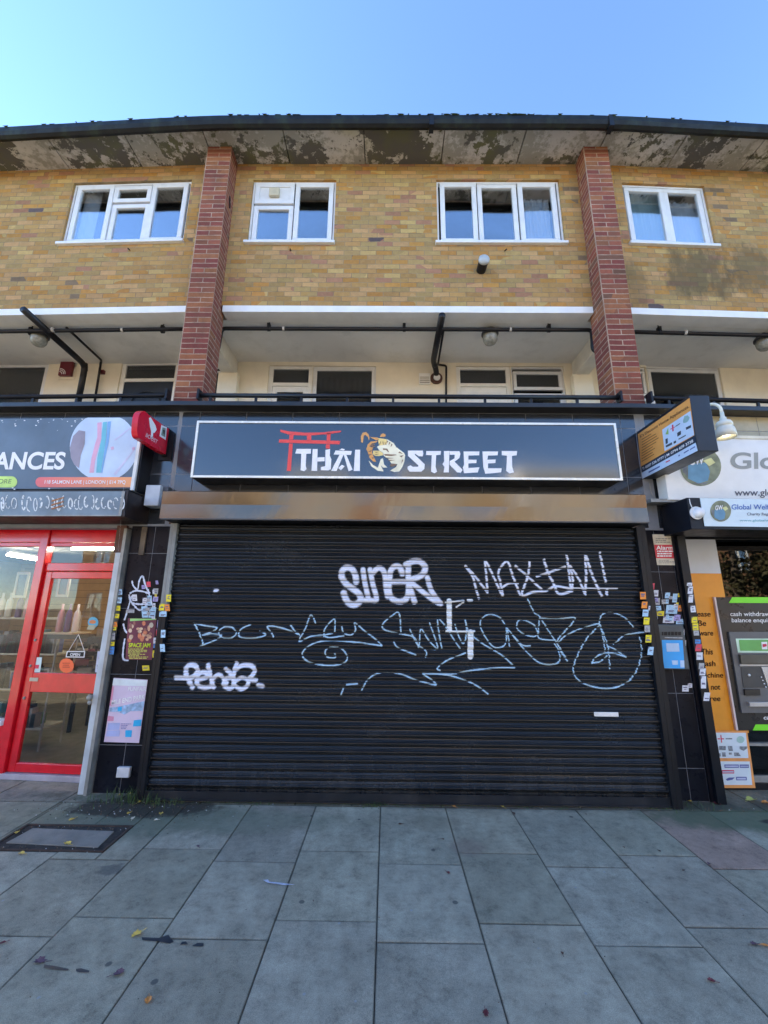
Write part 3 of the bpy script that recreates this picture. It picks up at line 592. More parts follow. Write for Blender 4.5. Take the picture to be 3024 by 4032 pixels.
# --- graffiti: rasterised spray strokes laid on the slats
cs = .0055
def spray(strokes, name, mat, lab, soft=.6, gap=True, gf=.06):
    segs = []
    for z, r, pts in strokes:
        w3 = [P(z(*p), YS-.012) for p in catmull(pts, 8)]
        rr_ = (P(z(100+r, 0), YS)-P(z(100, 0), YS)).length
        segs.append((np.array([(p.x, p.z) for p in w3]), rr_))
    x0 = min(s_[0][:, 0].min() for s_ in segs)-.06; x1 = max(s_[0][:, 0].max() for s_ in segs)+.06; z0 = min(s_[0][:, 1].min() for s_ in segs)-.06; z1 = min(SZ1-.01, max(s_[0][:, 1].max() for s_ in segs)+.06)
    nx = int((x1-x0)/cs)+1; nz = int((z1-z0)/cs)+1; den = np.zeros((nz+1, nx+1)); gx = x0+np.arange(nx+1)*cs; gz = z0+np.arange(nz+1)*cs
    for pts, r in segs:
        sf = max(.004, r*soft)
        for a, b_ in zip(pts[:-1], pts[1:]):
            m_ = r+sf+.004; i0 = max(0, int((min(a[0], b_[0])-m_-x0)/cs)); i1 = min(nx, int((max(a[0], b_[0])+m_-x0)/cs)+2); j0 = max(0, int((min(a[1], b_[1])-m_-z0)/cs)); j1 = min(nz, int((max(a[1], b_[1])+m_-z0)/cs)+2)
            if i1 <= i0 or j1 <= j0: continue
            X_, Z_ = np.meshgrid(gx[i0:i1], gz[j0:j1]); d = b_-a; L = max(d@d, 1e-9); t = np.clip(((X_-a[0])*d[0]+(Z_-a[1])*d[1])/L, 0, 1)
            ds = np.hypot(X_-a[0]-t*d[0], Z_-a[1]-t*d[1]); v = np.clip((r+sf*.5-ds)/sf, 0, 1); den[j0:j1, i0:i1] = np.maximum(den[j0:j1, i0:i1], v)
    den *= np.clip(1+rng.normal(0, .07, den.shape), 0, 1)
    if gap:
        tt = ((gz-.10)/PZ) % 1.0; g_ = np.where(tt < .15, gf, np.where(tt < .24, gf+(tt-.15)/.09*(1-gf), 1.0)); g_ = np.where(abs(tt-.74) < .02, .4+.6*gf, g_); den *= g_[:, None]
    keep = (den[:-1, :-1]+den[1:, :-1]+den[:-1, 1:]+den[1:, 1:]) > .05
    js, is_ = np.nonzero(keep); idx = {}; vs = []; fs = []; dv = []
    def vid(j, i):
        k = j*(nx+1)+i
        if k not in idx: idx[k] = len(vs); z = gz[j]; vs.append((gx[i], YS-sprof(z)-.0038, z)); dv.append(den[j, i])
        return idx[k]
    for j, i in zip(js.tolist(), is_.tolist()): fs.append((vid(j, i), vid(j, i+1), vid(j+1, i+1), vid(j+1, i)))
    mb = MB(); mb.raw(vs, fs); o_ = mb.build(name, mat, rs); a_ = o_.data.attributes.new('paint_amount', 'FLOAT', 'POINT'); a_.data.foreach_set('value', np.array(dv, dtype=np.float32)); o_['label'] = lab
PW = paint_mat('white_spray', (.78, .80, .90)); PC = paint_mat('pale_blue_marker', (.46, .64, .76)); PT_ = paint_mat('white_tape', (.80, .82, .82))
spray([(C2, 27, [(360, 405), (355, 350), (320, 285), (265, 275), (230, 310), (230, 370), (275, 430), (345, 480), (395, 530), (400, 580), (350, 618), (295, 605), (262, 560), (245, 510)]),
 (C2, 22, [(425, 290), (440, 400), (475, 560)]), (C2, 22, [(490, 290), (515, 420), (550, 570), (480, 575), (400, 580)]), (C2, 24, [(520, 320), (560, 280), (605, 290), (632, 350), (640, 450), (655, 540)]),
 (C2, 25, [(790, 330), (770, 270), (725, 262), (685, 300), (670, 400), (668, 500), (700, 565), (770, 588), (830, 560), (850, 480), (845, 300)]), (C2, 22, [(640, 410), (740, 405), (850, 405)]),
 (C2, 26, [(825, 245), (890, 215), (960, 220), (1005, 270), (985, 330), (930, 365), (850, 390)]), (C2, 24, [(850, 260), (850, 400), (905, 590)]), (C2, 22, [(860, 400), (960, 480), (1060, 560), (1130, 605)]), (C2, 22, [(1025, 365), (1055, 470), (1100, 545), (1150, 610)])],
 'graffiti_tag', PW, 'fat rounded white spray lettering above the middle', gf=.45)
spray([(C1, 15, [(290, 1210), (262, 1150), (242, 1095), (262, 1052), (308, 1052), (328, 1088), (300, 1130), (255, 1145)]), (C1, 15, [(172, 1140), (215, 1141), (262, 1143)]),
 (C1, 14, [(330, 1155), (395, 1135), (390, 1105), (350, 1105), (322, 1150), (335, 1195), (380, 1212), (440, 1200)]), (C1, 14, [(405, 1048), (422, 1130), (445, 1210)]), (C1, 13, [(430, 1155), (480, 1118), (520, 1150), (540, 1180)]),
 (C1, 14, [(575, 1140), (530, 1150), (520, 1195), (560, 1218), (592, 1190), (575, 1120), (535, 1078)]), (C1, 13, [(612, 1035), (592, 1110), (598, 1190), (645, 1222), (692, 1195), (690, 1155), (650, 1140), (610, 1160)]),
 (C1, 14, [(600, 1085), (650, 1052), (715, 1052), (742, 1085), (725, 1125), (700, 1150), (750, 1158)]), (C1, 14, [(770, 1195), (800, 1200)])], 'graffiti_tag', PW, 'white spray signature with a question mark, low on the left', gf=.8)
spray([(C1, 11, [(455, 507), (470, 506)])], 'graffiti_tag', PW, 'lone white paint dot')
spray([(C3, 8, [(265, 462), (240, 380), (215, 290), (160, 212), (230, 285), (330, 415)]), (C3, 8, [(330, 415), (322, 290), (315, 175), (375, 290), (445, 438), (430, 340), (415, 255), (482, 178), (525, 290), (580, 432)]), (C3, 7, [(440, 378), (500, 345), (565, 345)]),
 (C3, 8, [(545, 212), (620, 275), (690, 340), (760, 405)]), (C3, 8, [(655, 180), (640, 290), (595, 435), (680, 412), (780, 402), (850, 368), (960, 385)]), (C3, 8, [(710, 292), (800, 262), (925, 218)]), (C3, 9, [(765, 165), (795, 260), (840, 350), (880, 425), (980, 405)]),
 (C3, 8, [(940, 128), (955, 250), (975, 405), (985, 300), (960, 210), (1030, 310), (1080, 428)]), (C3, 9, [(1080, 428), (1088, 290), (1085, 130), (1130, 270), (1205, 438)]), (C3, 8, [(1192, 110), (1215, 220), (1240, 342)]), (C3, 10, [(1250, 395), (1245, 428)]), (C3, 4, [(980, 382), (1150, 384), (1325, 386)])],
 'graffiti_tag', PW, 'thin jagged white spray lettering ending in an exclamation mark', soft=.8)
k5 = 4.4
spray([(C1, k5, p) for p in [
 [(300, 745), (335, 800), (370, 895)], [(300, 745), (380, 762), (470, 778), (420, 810), (365, 830), (430, 822), (500, 832), (480, 855), (400, 890), (335, 916)],
 [(500, 785), (480, 812), (510, 848), (570, 852), (608, 820), (585, 778), (530, 770), (500, 785)], [(712, 755), (655, 780), (625, 820), (650, 848), (740, 852), (822, 830), (780, 802)],
 [(880, 842), (855, 800), (835, 768), (900, 770), (1000, 798), (1070, 832)], [(1000, 755), (1035, 800), (1070, 832)], [(1185, 742), (1150, 685), (1110, 785), (1065, 875), (1150, 840), (1250, 830)],
 [(1245, 840), (1255, 780), (1320, 715), (1325, 780), (1318, 812), (1250, 832), (1290, 848), (1390, 835)], [(1375, 770), (1390, 815), (1440, 830), (1475, 795), (1468, 742), (1540, 800), (1620, 860), (1665, 905)],
 [(1665, 908), (1500, 885), (1300, 870), (1180, 888), (1105, 935), (1090, 985), (1150, 1030), (1280, 1052), (1385, 1035), (1415, 990), (1375, 932), (1300, 918), (1255, 945), (1270, 990), (1325, 995), (1325, 965)],
 [(1410, 1190), (1488, 1184)], [(1388, 1212), (1368, 1268)]]]+[(C4, 4.3, p) for p in [
 [(480, 640), (520, 570), (580, 530), (660, 518), (760, 535), (850, 570), (985, 605), (960, 570), (900, 525), (1000, 530), (1120, 550), (1250, 600), (1345, 665)]]], 'graffiti_tag', PC, 'pale blue outlined tag running left with a spiral under it', soft=.5)
spray([(C4, 4.3, p) for p in [
 [(748, 240), (735, 112), (680, 135), (622, 190), (640, 228), (750, 255), (840, 280), (870, 350)], [(698, 305), (730, 350), (850, 398)], [(810, 225), (870, 335), (885, 222), (940, 300), (1000, 360)], [(870, 335), (922, 375), (918, 415)],
 [(945, 180), (985, 290), (1000, 355), (960, 360)], [(1030, 355), (1012, 260), (1003, 152), (1060, 210), (1110, 290), (1160, 362)], [(1120, 190), (1150, 280), (1180, 320), (1200, 240), (1190, 150), (1215, 240), (1300, 315), (1440, 400), (1515, 468)],
 [(1192, 385), (1060, 440), (1000, 490), (1015, 505)], [(1530, 488), (1380, 490), (1200, 510), (1100, 530), (900, 527)]]]+[(C3, 4.3, p) for p in [
 [(460, 655), (425, 608), (350, 583), (290, 612), (275, 670), (310, 750), (370, 828), (430, 836), (472, 800), (478, 680), (500, 828)], [(475, 680), (560, 790), (620, 860), (720, 950), (820, 968), (885, 940), (875, 860), (840, 800)], [(480, 690), (540, 760), (600, 820), (660, 825)],
 [(712, 742), (680, 755), (600, 730), (555, 682), (570, 632), (620, 630), (690, 668), (715, 722)], [(640, 468), (690, 570), (728, 600), (722, 700), (730, 768), (850, 782)], [(730, 600), (800, 710), (860, 800), (945, 942), (880, 850)], [(742, 612), (850, 620), (990, 608), (990, 640), (900, 740), (860, 792)],
 [(870, 800), (950, 735), (1080, 682), (1190, 660), (1100, 760), (1030, 880), (990, 990), (1000, 1050), (1060, 1110), (1200, 1150), (1330, 1140), (1430, 1080), (1490, 980), (1515, 860), (1500, 760)], [(1190, 660), (1200, 600), (1250, 570), (1330, 580), (1400, 622), (1450, 682)],
 [(1195, 665), (1232, 760), (1260, 860), (1270, 1000)], [(1235, 870), (1215, 740), (1195, 665)], [(1300, 812), (1380, 747), (1450, 730), (1530, 720)], [(1130, 960), (1170, 905), (1235, 882), (1300, 882), (1392, 912)], [(1262, 830), (1320, 860), (1390, 910)], [(1135, 955), (1200, 945), (1245, 900)]]],
 'graffiti_tag', PC, 'pale blue looping tag running right to an arrow in a ring', soft=.5)
spray([(C4, 17, [(1080, 28), (1082, 225)]), (C4, 6, [(1060, 236), (1150, 238), (1252, 236)]), (C4, 19, [(1228, 245), (1226, 410)]), (C4, 5, [(1055, 38), (1150, 28), (1180, 26)]), (C4, 9, [(1210, 24), (1235, 24)]), (C4, 5, [(1130, 70), (1178, 38)])], 'torn_tape', PT_, 'stepped strips of white tape', soft=.15, gap=False)
mb = MB(); p0, p1 = P((1283, 1538), YS-.02), P((1336, 1548), YS-.02); mb.box(p0.x, p1.x, YS-.026, YS-.014, p1.z, p0.z); mb.build('letter_plate', M('letter_plate_white', (.78, .76, .72), .4), rs, bev=.002)
# ================================================================== MAIN SIGN
sg = thing('shop_sign', 'long black fascia sign reading THAI STREET in a thin white frame', 'shop sign', (.19, YSG, 3.08))
gx0, gx1, gz0, gz1 = -2.09, 2.468, 3.08, 3.725
mb = MB(); mb.box(gx0, gx1, YSG+.004, YT-.002, gz0, gz1); mb.build('sign_box', BLACKM, sg, bev=.003)
fm, t, b = newmat('sign_face_gloss'); b.inputs['Roughness'].default_value = .12; b.inputs['Base Color'].default_value = (.008, .010, .016, 1); b.inputs['Specular IOR Level'].default_value = .8
b.inputs['Coat Weight'].default_value = 1; b.inputs['Coat IOR'].default_value = 1.6; b.inputs['Coat Roughness'].default_value = .1; bump(t, b, noise(t, 1.3, det=1), .12, .03)
sf_ = .021
mb = MB(); mb.box(gx0+sf_, gx1-sf_, YSG-.001, YSG+.003, gz0+sf_, gz1-sf_); mb.build('sign_face', fm, sg)
mb = MB(); mb.box(gx0-.002, gx1+.002, YSG-.012, YSG+.0035, gz1-sf_, gz1+.002); mb.box(gx0-.002, gx1+.002, YSG-.012, YSG+.0035, gz0-.002, gz0+sf_); mb.box(gx0-.002, gx0+sf_, YSG-.012, YSG+.0035, gz0+sf_, gz1-sf_); mb.box(gx1-sf_, gx1+.002, YSG-.012, YSG+.0035, gz0+sf_, gz1-sf_)
mb.build('sign_frame', M('polished_frame', (.85, .83, .74), .25, var=.1, me=.2), sg)
SP = lambda q: P(q, YSG); o1 = Vector((0, -.003, 0)); o2 = Vector((0, -.0045, 0)); o3 = Vector((0, -.006, 0))
REDV = M('red_vinyl', (.80, .07, .06), .35, var=.04); WHV = M('white_vinyl', (.86, .86, .86), .35, var=.02)
polys(B2, [[(768, 198), (798, 198), (793, 228), (766, 228)], [(766, 256), (791, 257), (778, 445), (750, 445)], [(1026, 186), (1052, 184), (1049, 236), (1024, 235)], [(1020, 262), (1047, 263), (1045, 292), (1018, 290)],
 [(705, 160), (760, 172), (880, 182), (1000, 180), (1065, 172), (1125, 168), (1122, 178), (1050, 190), (900, 202), (790, 198), (755, 192), (705, 176)], [(697, 228), (1118, 238), (1112, 262), (695, 250)], [(888, 203), (918, 201), (918, 232), (888, 231)]], SP, o1, sg, 'torii_gate_emblem', REDV)
polys(B2, [[(818, 293), (917, 293), (915, 325), (884, 327), (880, 410), (886, 432), (870, 446), (845, 440), (850, 327), (808, 325)],
 [(928, 294), (962, 294), (958, 445), (920, 443)], [(959, 352), (1010, 350), (1010, 378), (959, 380)], [(1016, 300), (1048, 294), (1045, 340), (1056, 365), (1052, 432), (1035, 441), (984, 440), (984, 418), (1014, 412)],
 [(1085, 304), (1198, 308), (1190, 335), (1072, 332)], [(1112, 334), (1140, 334), (1092, 445), (1055, 444)], [(1142, 334), (1160, 335), (1202, 436), (1175, 447)], [(1110, 300), (1128, 290), (1150, 296), (1142, 304)], [(1104, 425), (1128, 402), (1148, 412), (1122, 440)],
 [(1220, 299), (1254, 299), (1252, 445), (1210, 445)]], SP, o1, sg, 'lettering', WHV)
polys(C5, [[(1015, 380), (1210, 380), (1218, 420), (1208, 455), (1160, 455), (1110, 420), (1105, 432), (1235, 560), (1230, 620), (1190, 655), (1040, 655), (1010, 620), (1012, 590), (1050, 572), (1080, 592), (1150, 590), (1150, 572), (1018, 450)]], SP, o1, sg, 'lettering', WHV)
polys(B3, [[(145, 325), (252, 325), (248, 352), (216, 355), (212, 440), (222, 475), (205, 487), (180, 475), (184, 356), (142, 354)],
 [(272, 325), (312, 325), (308, 480), (270, 480), (276, 440), (262, 420), (274, 400)], [(313, 326), (385, 326), (392, 345), (385, 375), (350, 402), (408, 462), (395, 482), (368, 480), (314, 425), (314, 398), (350, 378), (350, 352), (314, 352)],
 [(415, 328), (530, 328), (528, 356), (450, 358), (450, 388), (510, 388), (508, 412), (450, 415), (450, 448), (530, 443), (518, 480), (418, 486), (410, 445), (418, 425)],
 [(552, 328), (665, 328), (662, 356), (592, 358), (588, 388), (648, 386), (646, 412), (592, 415), (592, 450), (692, 450), (688, 480), (572, 490), (558, 440)],
 [(692, 325), (803, 325), (800, 356), (766, 360), (768, 440), (780, 480), (748, 487), (724, 470), (730, 358), (692, 356)]], SP, o1, sg, 'lettering', WHV)
TO, TY, TCm, TDk = M('tiger_orange', (.75, .36, .10), .35), M('tiger_yellow', (.85, .66, .24), .35), M('tiger_cream', (.86, .82, .60), .35), M('tiger_brown', (.22, .13, .07), .35)
polys(C5, [[(405, 270), (400, 195), (425, 148), (468, 138), (502, 165), (515, 215), (508, 248), (492, 205), (460, 175), (438, 188), (432, 240), (428, 278)], [(650, 202), (665, 165), (690, 155), (722, 165), (725, 190), (700, 202), (680, 200)],
 [(490, 300), (530, 262), (622, 256), (600, 275), (545, 288), (512, 325), (560, 342), (545, 400), (565, 455), (603, 530), (560, 522), (515, 475), (490, 400), (472, 362)], [(515, 202), (622, 212), (640, 240), (600, 246)]], SP, o1, sg, 'tiger_emblem', TO)
polys(C5, [[(562, 382), (642, 382), (690, 412), (692, 440), (640, 452), (590, 450), (558, 430)], [(622, 216), (742, 232), (735, 300), (640, 312), (628, 260)]], SP, o1, sg, 'tiger_emblem', TY)
polys(C5, [[(744, 232), (830, 282), (862, 335), (960, 405), (980, 440), (970, 520), (945, 590), (905, 652), (840, 660), (785, 642), (862, 595), (880, 556), (800, 548), (762, 492), (700, 446), (694, 412), (645, 380), (610, 330), (640, 314), (737, 302)],
 [(503, 508), (560, 568), (622, 602), (662, 490), (690, 480), (705, 560), (748, 602), (690, 602), (662, 572), (697, 652), (620, 642), (540, 590)]], SP, o1, sg, 'tiger_emblem', TCm)
polys(C5, [[(655, 262), (664, 260), (650, 305), (642, 305)], [(685, 262), (694, 262), (700, 302), (692, 302)], [(712, 268), (720, 270), (728, 300), (720, 300)], [(690, 350), (745, 355), (770, 400), (755, 398), (730, 372), (690, 372)], [(700, 425), (860, 432), (870, 440), (800, 450), (720, 448)], [(788, 560), (862, 556), (868, 572), (800, 592), (780, 580)], [(530, 300), (590, 290), (560, 320), (600, 330), (560, 338), (525, 322)], [(905, 450), (960, 440), (930, 470)], [(498, 395), (560, 360), (528, 398)], [(495, 430), (548, 425), (512, 452)], [(540, 470), (580, 470), (556, 490)], [(742, 250), (760, 258), (735, 292)], [(772, 268), (788, 280), (762, 310)], [(800, 290), (815, 305), (790, 335)], [(720, 470), (840, 480), (760, 486)], [(745, 500), (850, 505), (785, 516)], [(905, 392), (950, 425), (890, 410)], [(575, 395), (640, 398), (600, 408)], [(575, 425), (645, 425), (600, 436)], [(940, 500), (955, 500), (930, 555)]], SP, o2, sg, 'tiger_emblem', TDk)
# ================================================================== PROJECTING SIGNS
xr_ = -2.515; RP = lambda q: PX(q, xr_)
rsn = thing('projecting_sign', 'small red rounded projecting sign with a white raised arm mark', 'projecting sign', (xr_, 4.4, 3.4))
out = catmull([RP(E1(*p)) for p in [(1390, 830), (1250, 760), (1000, 590), (650, 340), (480, 190), (400, 175), (300, 240), (230, 420), (190, 800), (190, 1000), (250, 1150), (420, 1260), (1000, 1620), (1250, 1765)]], 4)
out = [(p[0], min(p[1], 4.375), p[2]) for p in out]
mb = MB(); mb.prism(out, (-.06, 0, 0)); mb.build('sign_body', M('red_acrylic', (.62, .008, .03), .25, var=.08), rsn)
mb = MB(); mb.box(xr_-.055, xr_-.005, 4.376, YT-.002, 3.40, 3.74); mb.box(xr_-.1, xr_+.05, YT-.012, YT-.001, 3.36, 3.70); mb.build('bracket', BLACKM, rsn)
ro = Vector((.003, 0, 0))
polys(E1, [[(600, 430), (660, 390), (740, 520), (840, 690), (885, 850), (810, 960), (760, 960), (740, 1180), (670, 1160), (680, 900), (640, 740)]], RP, ro, rsn, 'raised_arm_mark', WHV)
text('BOOST', RP(E1(470, 1090)), RP(E1(890, 1360)), RP(E1(520, 960)), M('pale_pink_vinyl', (.75, .45, .5), .4), rsn, off=ro, bold=.02)
polys(E1, [[(1050, 670), (1250, 760), (1215, 1225), (985, 1080)]], RP, ro, rsn, 'sticker', WHV); polys(E1, [[(1090, 760), (1205, 800), (1190, 1120), (1040, 1040)]], RP, ro*1.5, rsn, 'sticker_print', M('grey_green_print', (.25, .32, .27), .5))
polys(E1, [[(1105, 860), (1130, 850), (1150, 870), (1180, 880), (1170, 1030), (1150, 1020), (1150, 910), (1130, 900), (1125, 1000), (1100, 990)]], RP, ro*2, rsn, 'sticker_print', BLACKM)
xp = 2.847; PP = lambda q: PX(q, xp)
ps = thing('projecting_sign', 'deep black projecting box sign with an orange home appliances panel, right of the black fascia', 'projecting sign', (xp+.09, 4.0, 3.18))
pz0, pz1, py0 = 3.178, 3.74, 3.57
mb = MB(); mb.box(xp, xp+.186, py0, YT-.002, pz0, pz1); mb.build('sign_box', M('navy_black_casing', (.010, .013, .020), .35, var=.2), ps, bev=.006)
po = Vector((-.002, 0, 0)); ORV = M('orange_vinyl', (.74, .34, .09), .45, var=.06); BLV = M('navy_vinyl', (.02, .035, .07), .4); PBL = M('pale_blue_vinyl', (.55, .68, .85), .4, var=.06)
polys(E2, [[(165, 830), (1225, 85), (1325, 850), (230, 1490)]], PP, po, ps, 'orange_panel', ORV)
polys(E2, [[(240, 1500), (1325, 870), (1345, 1000), (245, 1610)]], PP, po, ps, 'telephone_band', BLV); polys(E2, [[(245, 1615), (1348, 1000), (1390, 1165), (260, 1740)]], PP, po, ps, 'brand_strip', PBL)
polys(E2, [[(665, 735), (1245, 350), (1320, 845), (715, 1175)]], PP, po*1.6, ps, 'picture_panel', PBL)
text("K's Discount Home Appliances", PP(E2(220, 905)), PP(E2(1205, 290)), PP(E2(210, 855)), M('brown_print', (.10, .04, .02), .5), ps, off=po*2, bold=.01)
text('T: 0207 536 0777 | M: 0794 609 3738', PP(E2(265, 1560)), PP(E2(1305, 985)), PP(E2(258, 1515)), WHV, ps, off=po*2, bold=.02)
for i in range(9):
    a = (250, 930+i*52); dx = random.uniform(170, 360); mb = MB(); q = [(a[0], a[1]), (a[0]+dx, a[1]-dx*.6), (a[0]+dx, a[1]-dx*.6+16), (a[0], a[1]+16)]
    for p in (q,): mb.poly([PP(E2(x, y+i*4))+po*2 for x, y in p])
    mb.build('list_line', M('brown_print2', (.22, .10, .03), .5), ps)
RDV = M('crimson_vinyl', (.65, .02, .08), .4); GRV = M('lime_print', (.30, .48, .12), .5); TGV = M('teal_grey_print', (.25, .42, .42), .5); DKP = M('dark_print', (.05, .06, .08), .5)
polys(E2, [[(865, 640), (895, 628), (905, 760), (878, 775)], [(838, 715), (862, 700), (864, 722), (840, 737)], [(904, 680), (925, 668), (927, 690), (906, 703)]], PP, po*2.2, ps, 'red_cross_print', RDV)
polys(E2, [[(735, 830), (790, 700), (800, 830)]], PP, po*2.2, ps, 'print', GRV); polys(E2, [[(1095, 560), (1120, 460), (1190, 440), (1230, 490), (1200, 560), (1160, 590), (1100, 600)]], PP, po*2.2, ps, 'print', TGV)
polys(E2, [[(940, 660), (1035, 600), (1035, 618), (940, 680)], [(975, 800), (1050, 755), (1055, 830), (980, 880)], [(1150, 690), (1255, 640), (1260, 690), (1160, 740)], [(735, 930), (780, 905), (785, 1010), (740, 1035)], [(740, 1060), (870, 990), (872, 1040), (745, 1100)], [(900, 980), (950, 955), (955, 1000), (905, 1025)], [(1000, 920), (1150, 840), (1152, 860), (1004, 940)]], PP, po*2.2, ps, 'print', DKP)
polys(E2, [[(390, 1590), (620, 1470), (622, 1500), (392, 1622)], [(1110, 1200), (1210, 1140), (1212, 1165), (1112, 1225)], [(1235, 1130), (1340, 1070), (1342, 1095), (1238, 1155)], [(1000, 1255), (1030, 1240), (1030, 1270), (1002, 1285)]], PP, po*2.2, ps, 'print', M('blue_print', (.08, .13, .35), .5))
polys(E2, [[(740, 1390), (825, 1350), (827, 1372), (742, 1412)]], PP, po*2.2, ps, 'print', RDV)
# ================================================================== LEFT SHOP
LB = (.04, 0); YL = 4.2; LP = lambda q: P(q, YL, LB)
ls = thing('shop_sign', 'blue grey appliance shop fascia sign with a laundry picture, peeling along its top edge', 'shop sign', (-3.9, YL, 2.9))
c0, c1 = LP(B1(1205, 205)), LP(B1(1165, 825)); lx1, lz0, lz1 = (c0.x+c1.x)/2, c1.z, c0.z
mb = MB(LB); mb.box(-8.2, lx1, YL, YL+.012, lz0, lz1); mb.build('sign_face', M('slate_blue_vinyl', (.105, .15, .20), .4, var=.25, vs=1.2, dirt=.15), ls)
mb = MB(LB); mb.box(lx1, lx1+.035, YL-.006, YL+.2, lz0-.02, lz1); mb.build('edge_trim', M('pale_trim', (.72, .74, .72), .4), ls)
mb = MB(LB); mb.box(lx1+.036, lx1+.06, YL+.02, YL+.215, lz0-.02, lz1); mb.box(-8.2, lx1-.002, YL+.013, YL+.215, lz0-.02, lz1-.003); mb.build('sign_box', BLACKM, ls)
lo1, lo2, lo3 = Vector((0, -.003, 0)), Vector((0, -.005, 0)), Vector((0, -.007, 0))
cc, R_ = (905, 465), 295; cir = []
for i in range(64):
    a = 2*pi*i/64; x, y = cc[0]+R_*1.0*cos(a), cc[1]+R_*sin(a); cir.append((min(x, 1196), max(y, 210)))
polys(B1, [cir], LP, lo1, ls, 'laundry_picture', M('picture_pale_blue', (.52, .64, .80), .4, var=.12, vs=3))
polys(B1, [[(620, 560), (612, 470), (640, 370), (690, 320), (745, 330), (740, 440), (705, 540), (690, 650), (650, 620)]], LP, lo2, ls, 'picture_shade', M('picture_taupe', (.30, .27, .33), .5, var=.15))
polys(B1, [[(850, 255), (888, 250), (885, 400), (860, 480), (830, 590), (820, 690), (780, 690), (800, 560), (830, 440), (850, 380)]], LP, lo2, ls, 'picture_towel', M('towel_pink', (.70, .40, .55), .6))
polys(B1, [[(900, 250), (935, 245), (925, 400), (900, 560), (880, 690), (840, 690), (850, 560), (880, 420)]], LP, lo2, ls, 'picture_towel', M('towel_teal', (.16, .50, .62), .6))
polys(B1, [[(940, 245), (970, 242), (950, 420), (910, 600), (895, 690), (884, 690), (902, 560), (928, 400)]], LP, lo2, ls, 'picture_towel', M('towel_blue', (.20, .42, .72), .6))
polys(B1, [[(1180, 650), (1196, 560), (1196, 640)], [(990, 700), (1180, 470), (1185, 480), (1010, 712)], [(1000, 400), (1196, 250), (1196, 262), (1005, 412)]], LP, lo2, ls, 'picture_fold', M('fold_lilac', (.55, .56, .74), .6))
polys(B1, [[(x, y), (x+26, y-8), (x+30, y+18), (x+6, y+24)] for x, y in ((965, 468), (1150, 472))], LP, lo2, ls, 'picture_button', M('button_pink', (.6, .4, .55), .5))
text('ANCES', LP(B1(-70, 655)), LP(B1(580, 655)), LP(B1(-70, 512)), WHV, ls, bold=.028, shear=.22, off=lo1, space=1.0)
def pill(z, x0, x1, y0, y1):
    r = (y1-y0)/2; cy = (y0+y1)/2
    return [(x0+r+r*cos(a), cy+r*sin(a)) for a in [pi/2+pi*i/8 for i in range(9)]]+[(x1-r+r*cos(a), cy+r*sin(a)) for a in [-pi/2+pi*i/8 for i in range(9)]]
polys(B1, [pill(B1, -330, 152, 720, 818)], LP, lo1, ls, 'green_pill', M('lime_vinyl', (.55, .78, .16), .4)); text('ORE', LP(B1(-12, 783)), LP(B1(106, 783)), LP(B1(-12, 745)), M('dark_green_print', (.12, .20, .10), .5), ls, shear=.2, off=lo2)
gm_, t, b = newmat('pink_to_orange_vinyl'); s = N(t, 'ShaderNodeSeparateXYZ'); t.links.new(wpos(t), s.inputs[0]); mr = N(t, 'ShaderNodeMapRange'); mr.inputs[1].default_value = -4.0; mr.inputs[2].default_value = -2.8; t.links.new(s.outputs[0], mr.inputs[0])
t.links.new(ramp(t, mr.outputs[0], [(0, (.78, .10, .14)), (1, (.88, .36, .14))]), b.inputs['Base Color']); b.inputs['Roughness'].default_value = .4
q = pill(B1, 312, 1260, 728, 816); polys(B1, [[(min(x, 1166), y) for x, y in q]], LP, lo2, ls, 'address_band', gm_)
text('118 SALMON LANE | LONDON | E14 7PQ', LP(B1(392, 785)), LP(B1(1098, 787)), LP(B1(392, 755)), WHV, ls, bold=.012, shear=.15, off=lo3)
mb = MB(LB)
for i in range(60):
    x = random.uniform(-5.2, lx1-.05); z = lz1-random.expovariate(28)-.002 if random.random() < .8 else lz0+random.uniform(.0, .02); w = random.uniform(.003, .012); mb.poly([(x, YL-.002, z), (x+w*2, YL-.002, z-w*.3), (x+w*1.6, YL-.002, z-w), (x+w*.3, YL-.002, z-w*1.2)])
mb.build('peeled_spot', WHV, ls)
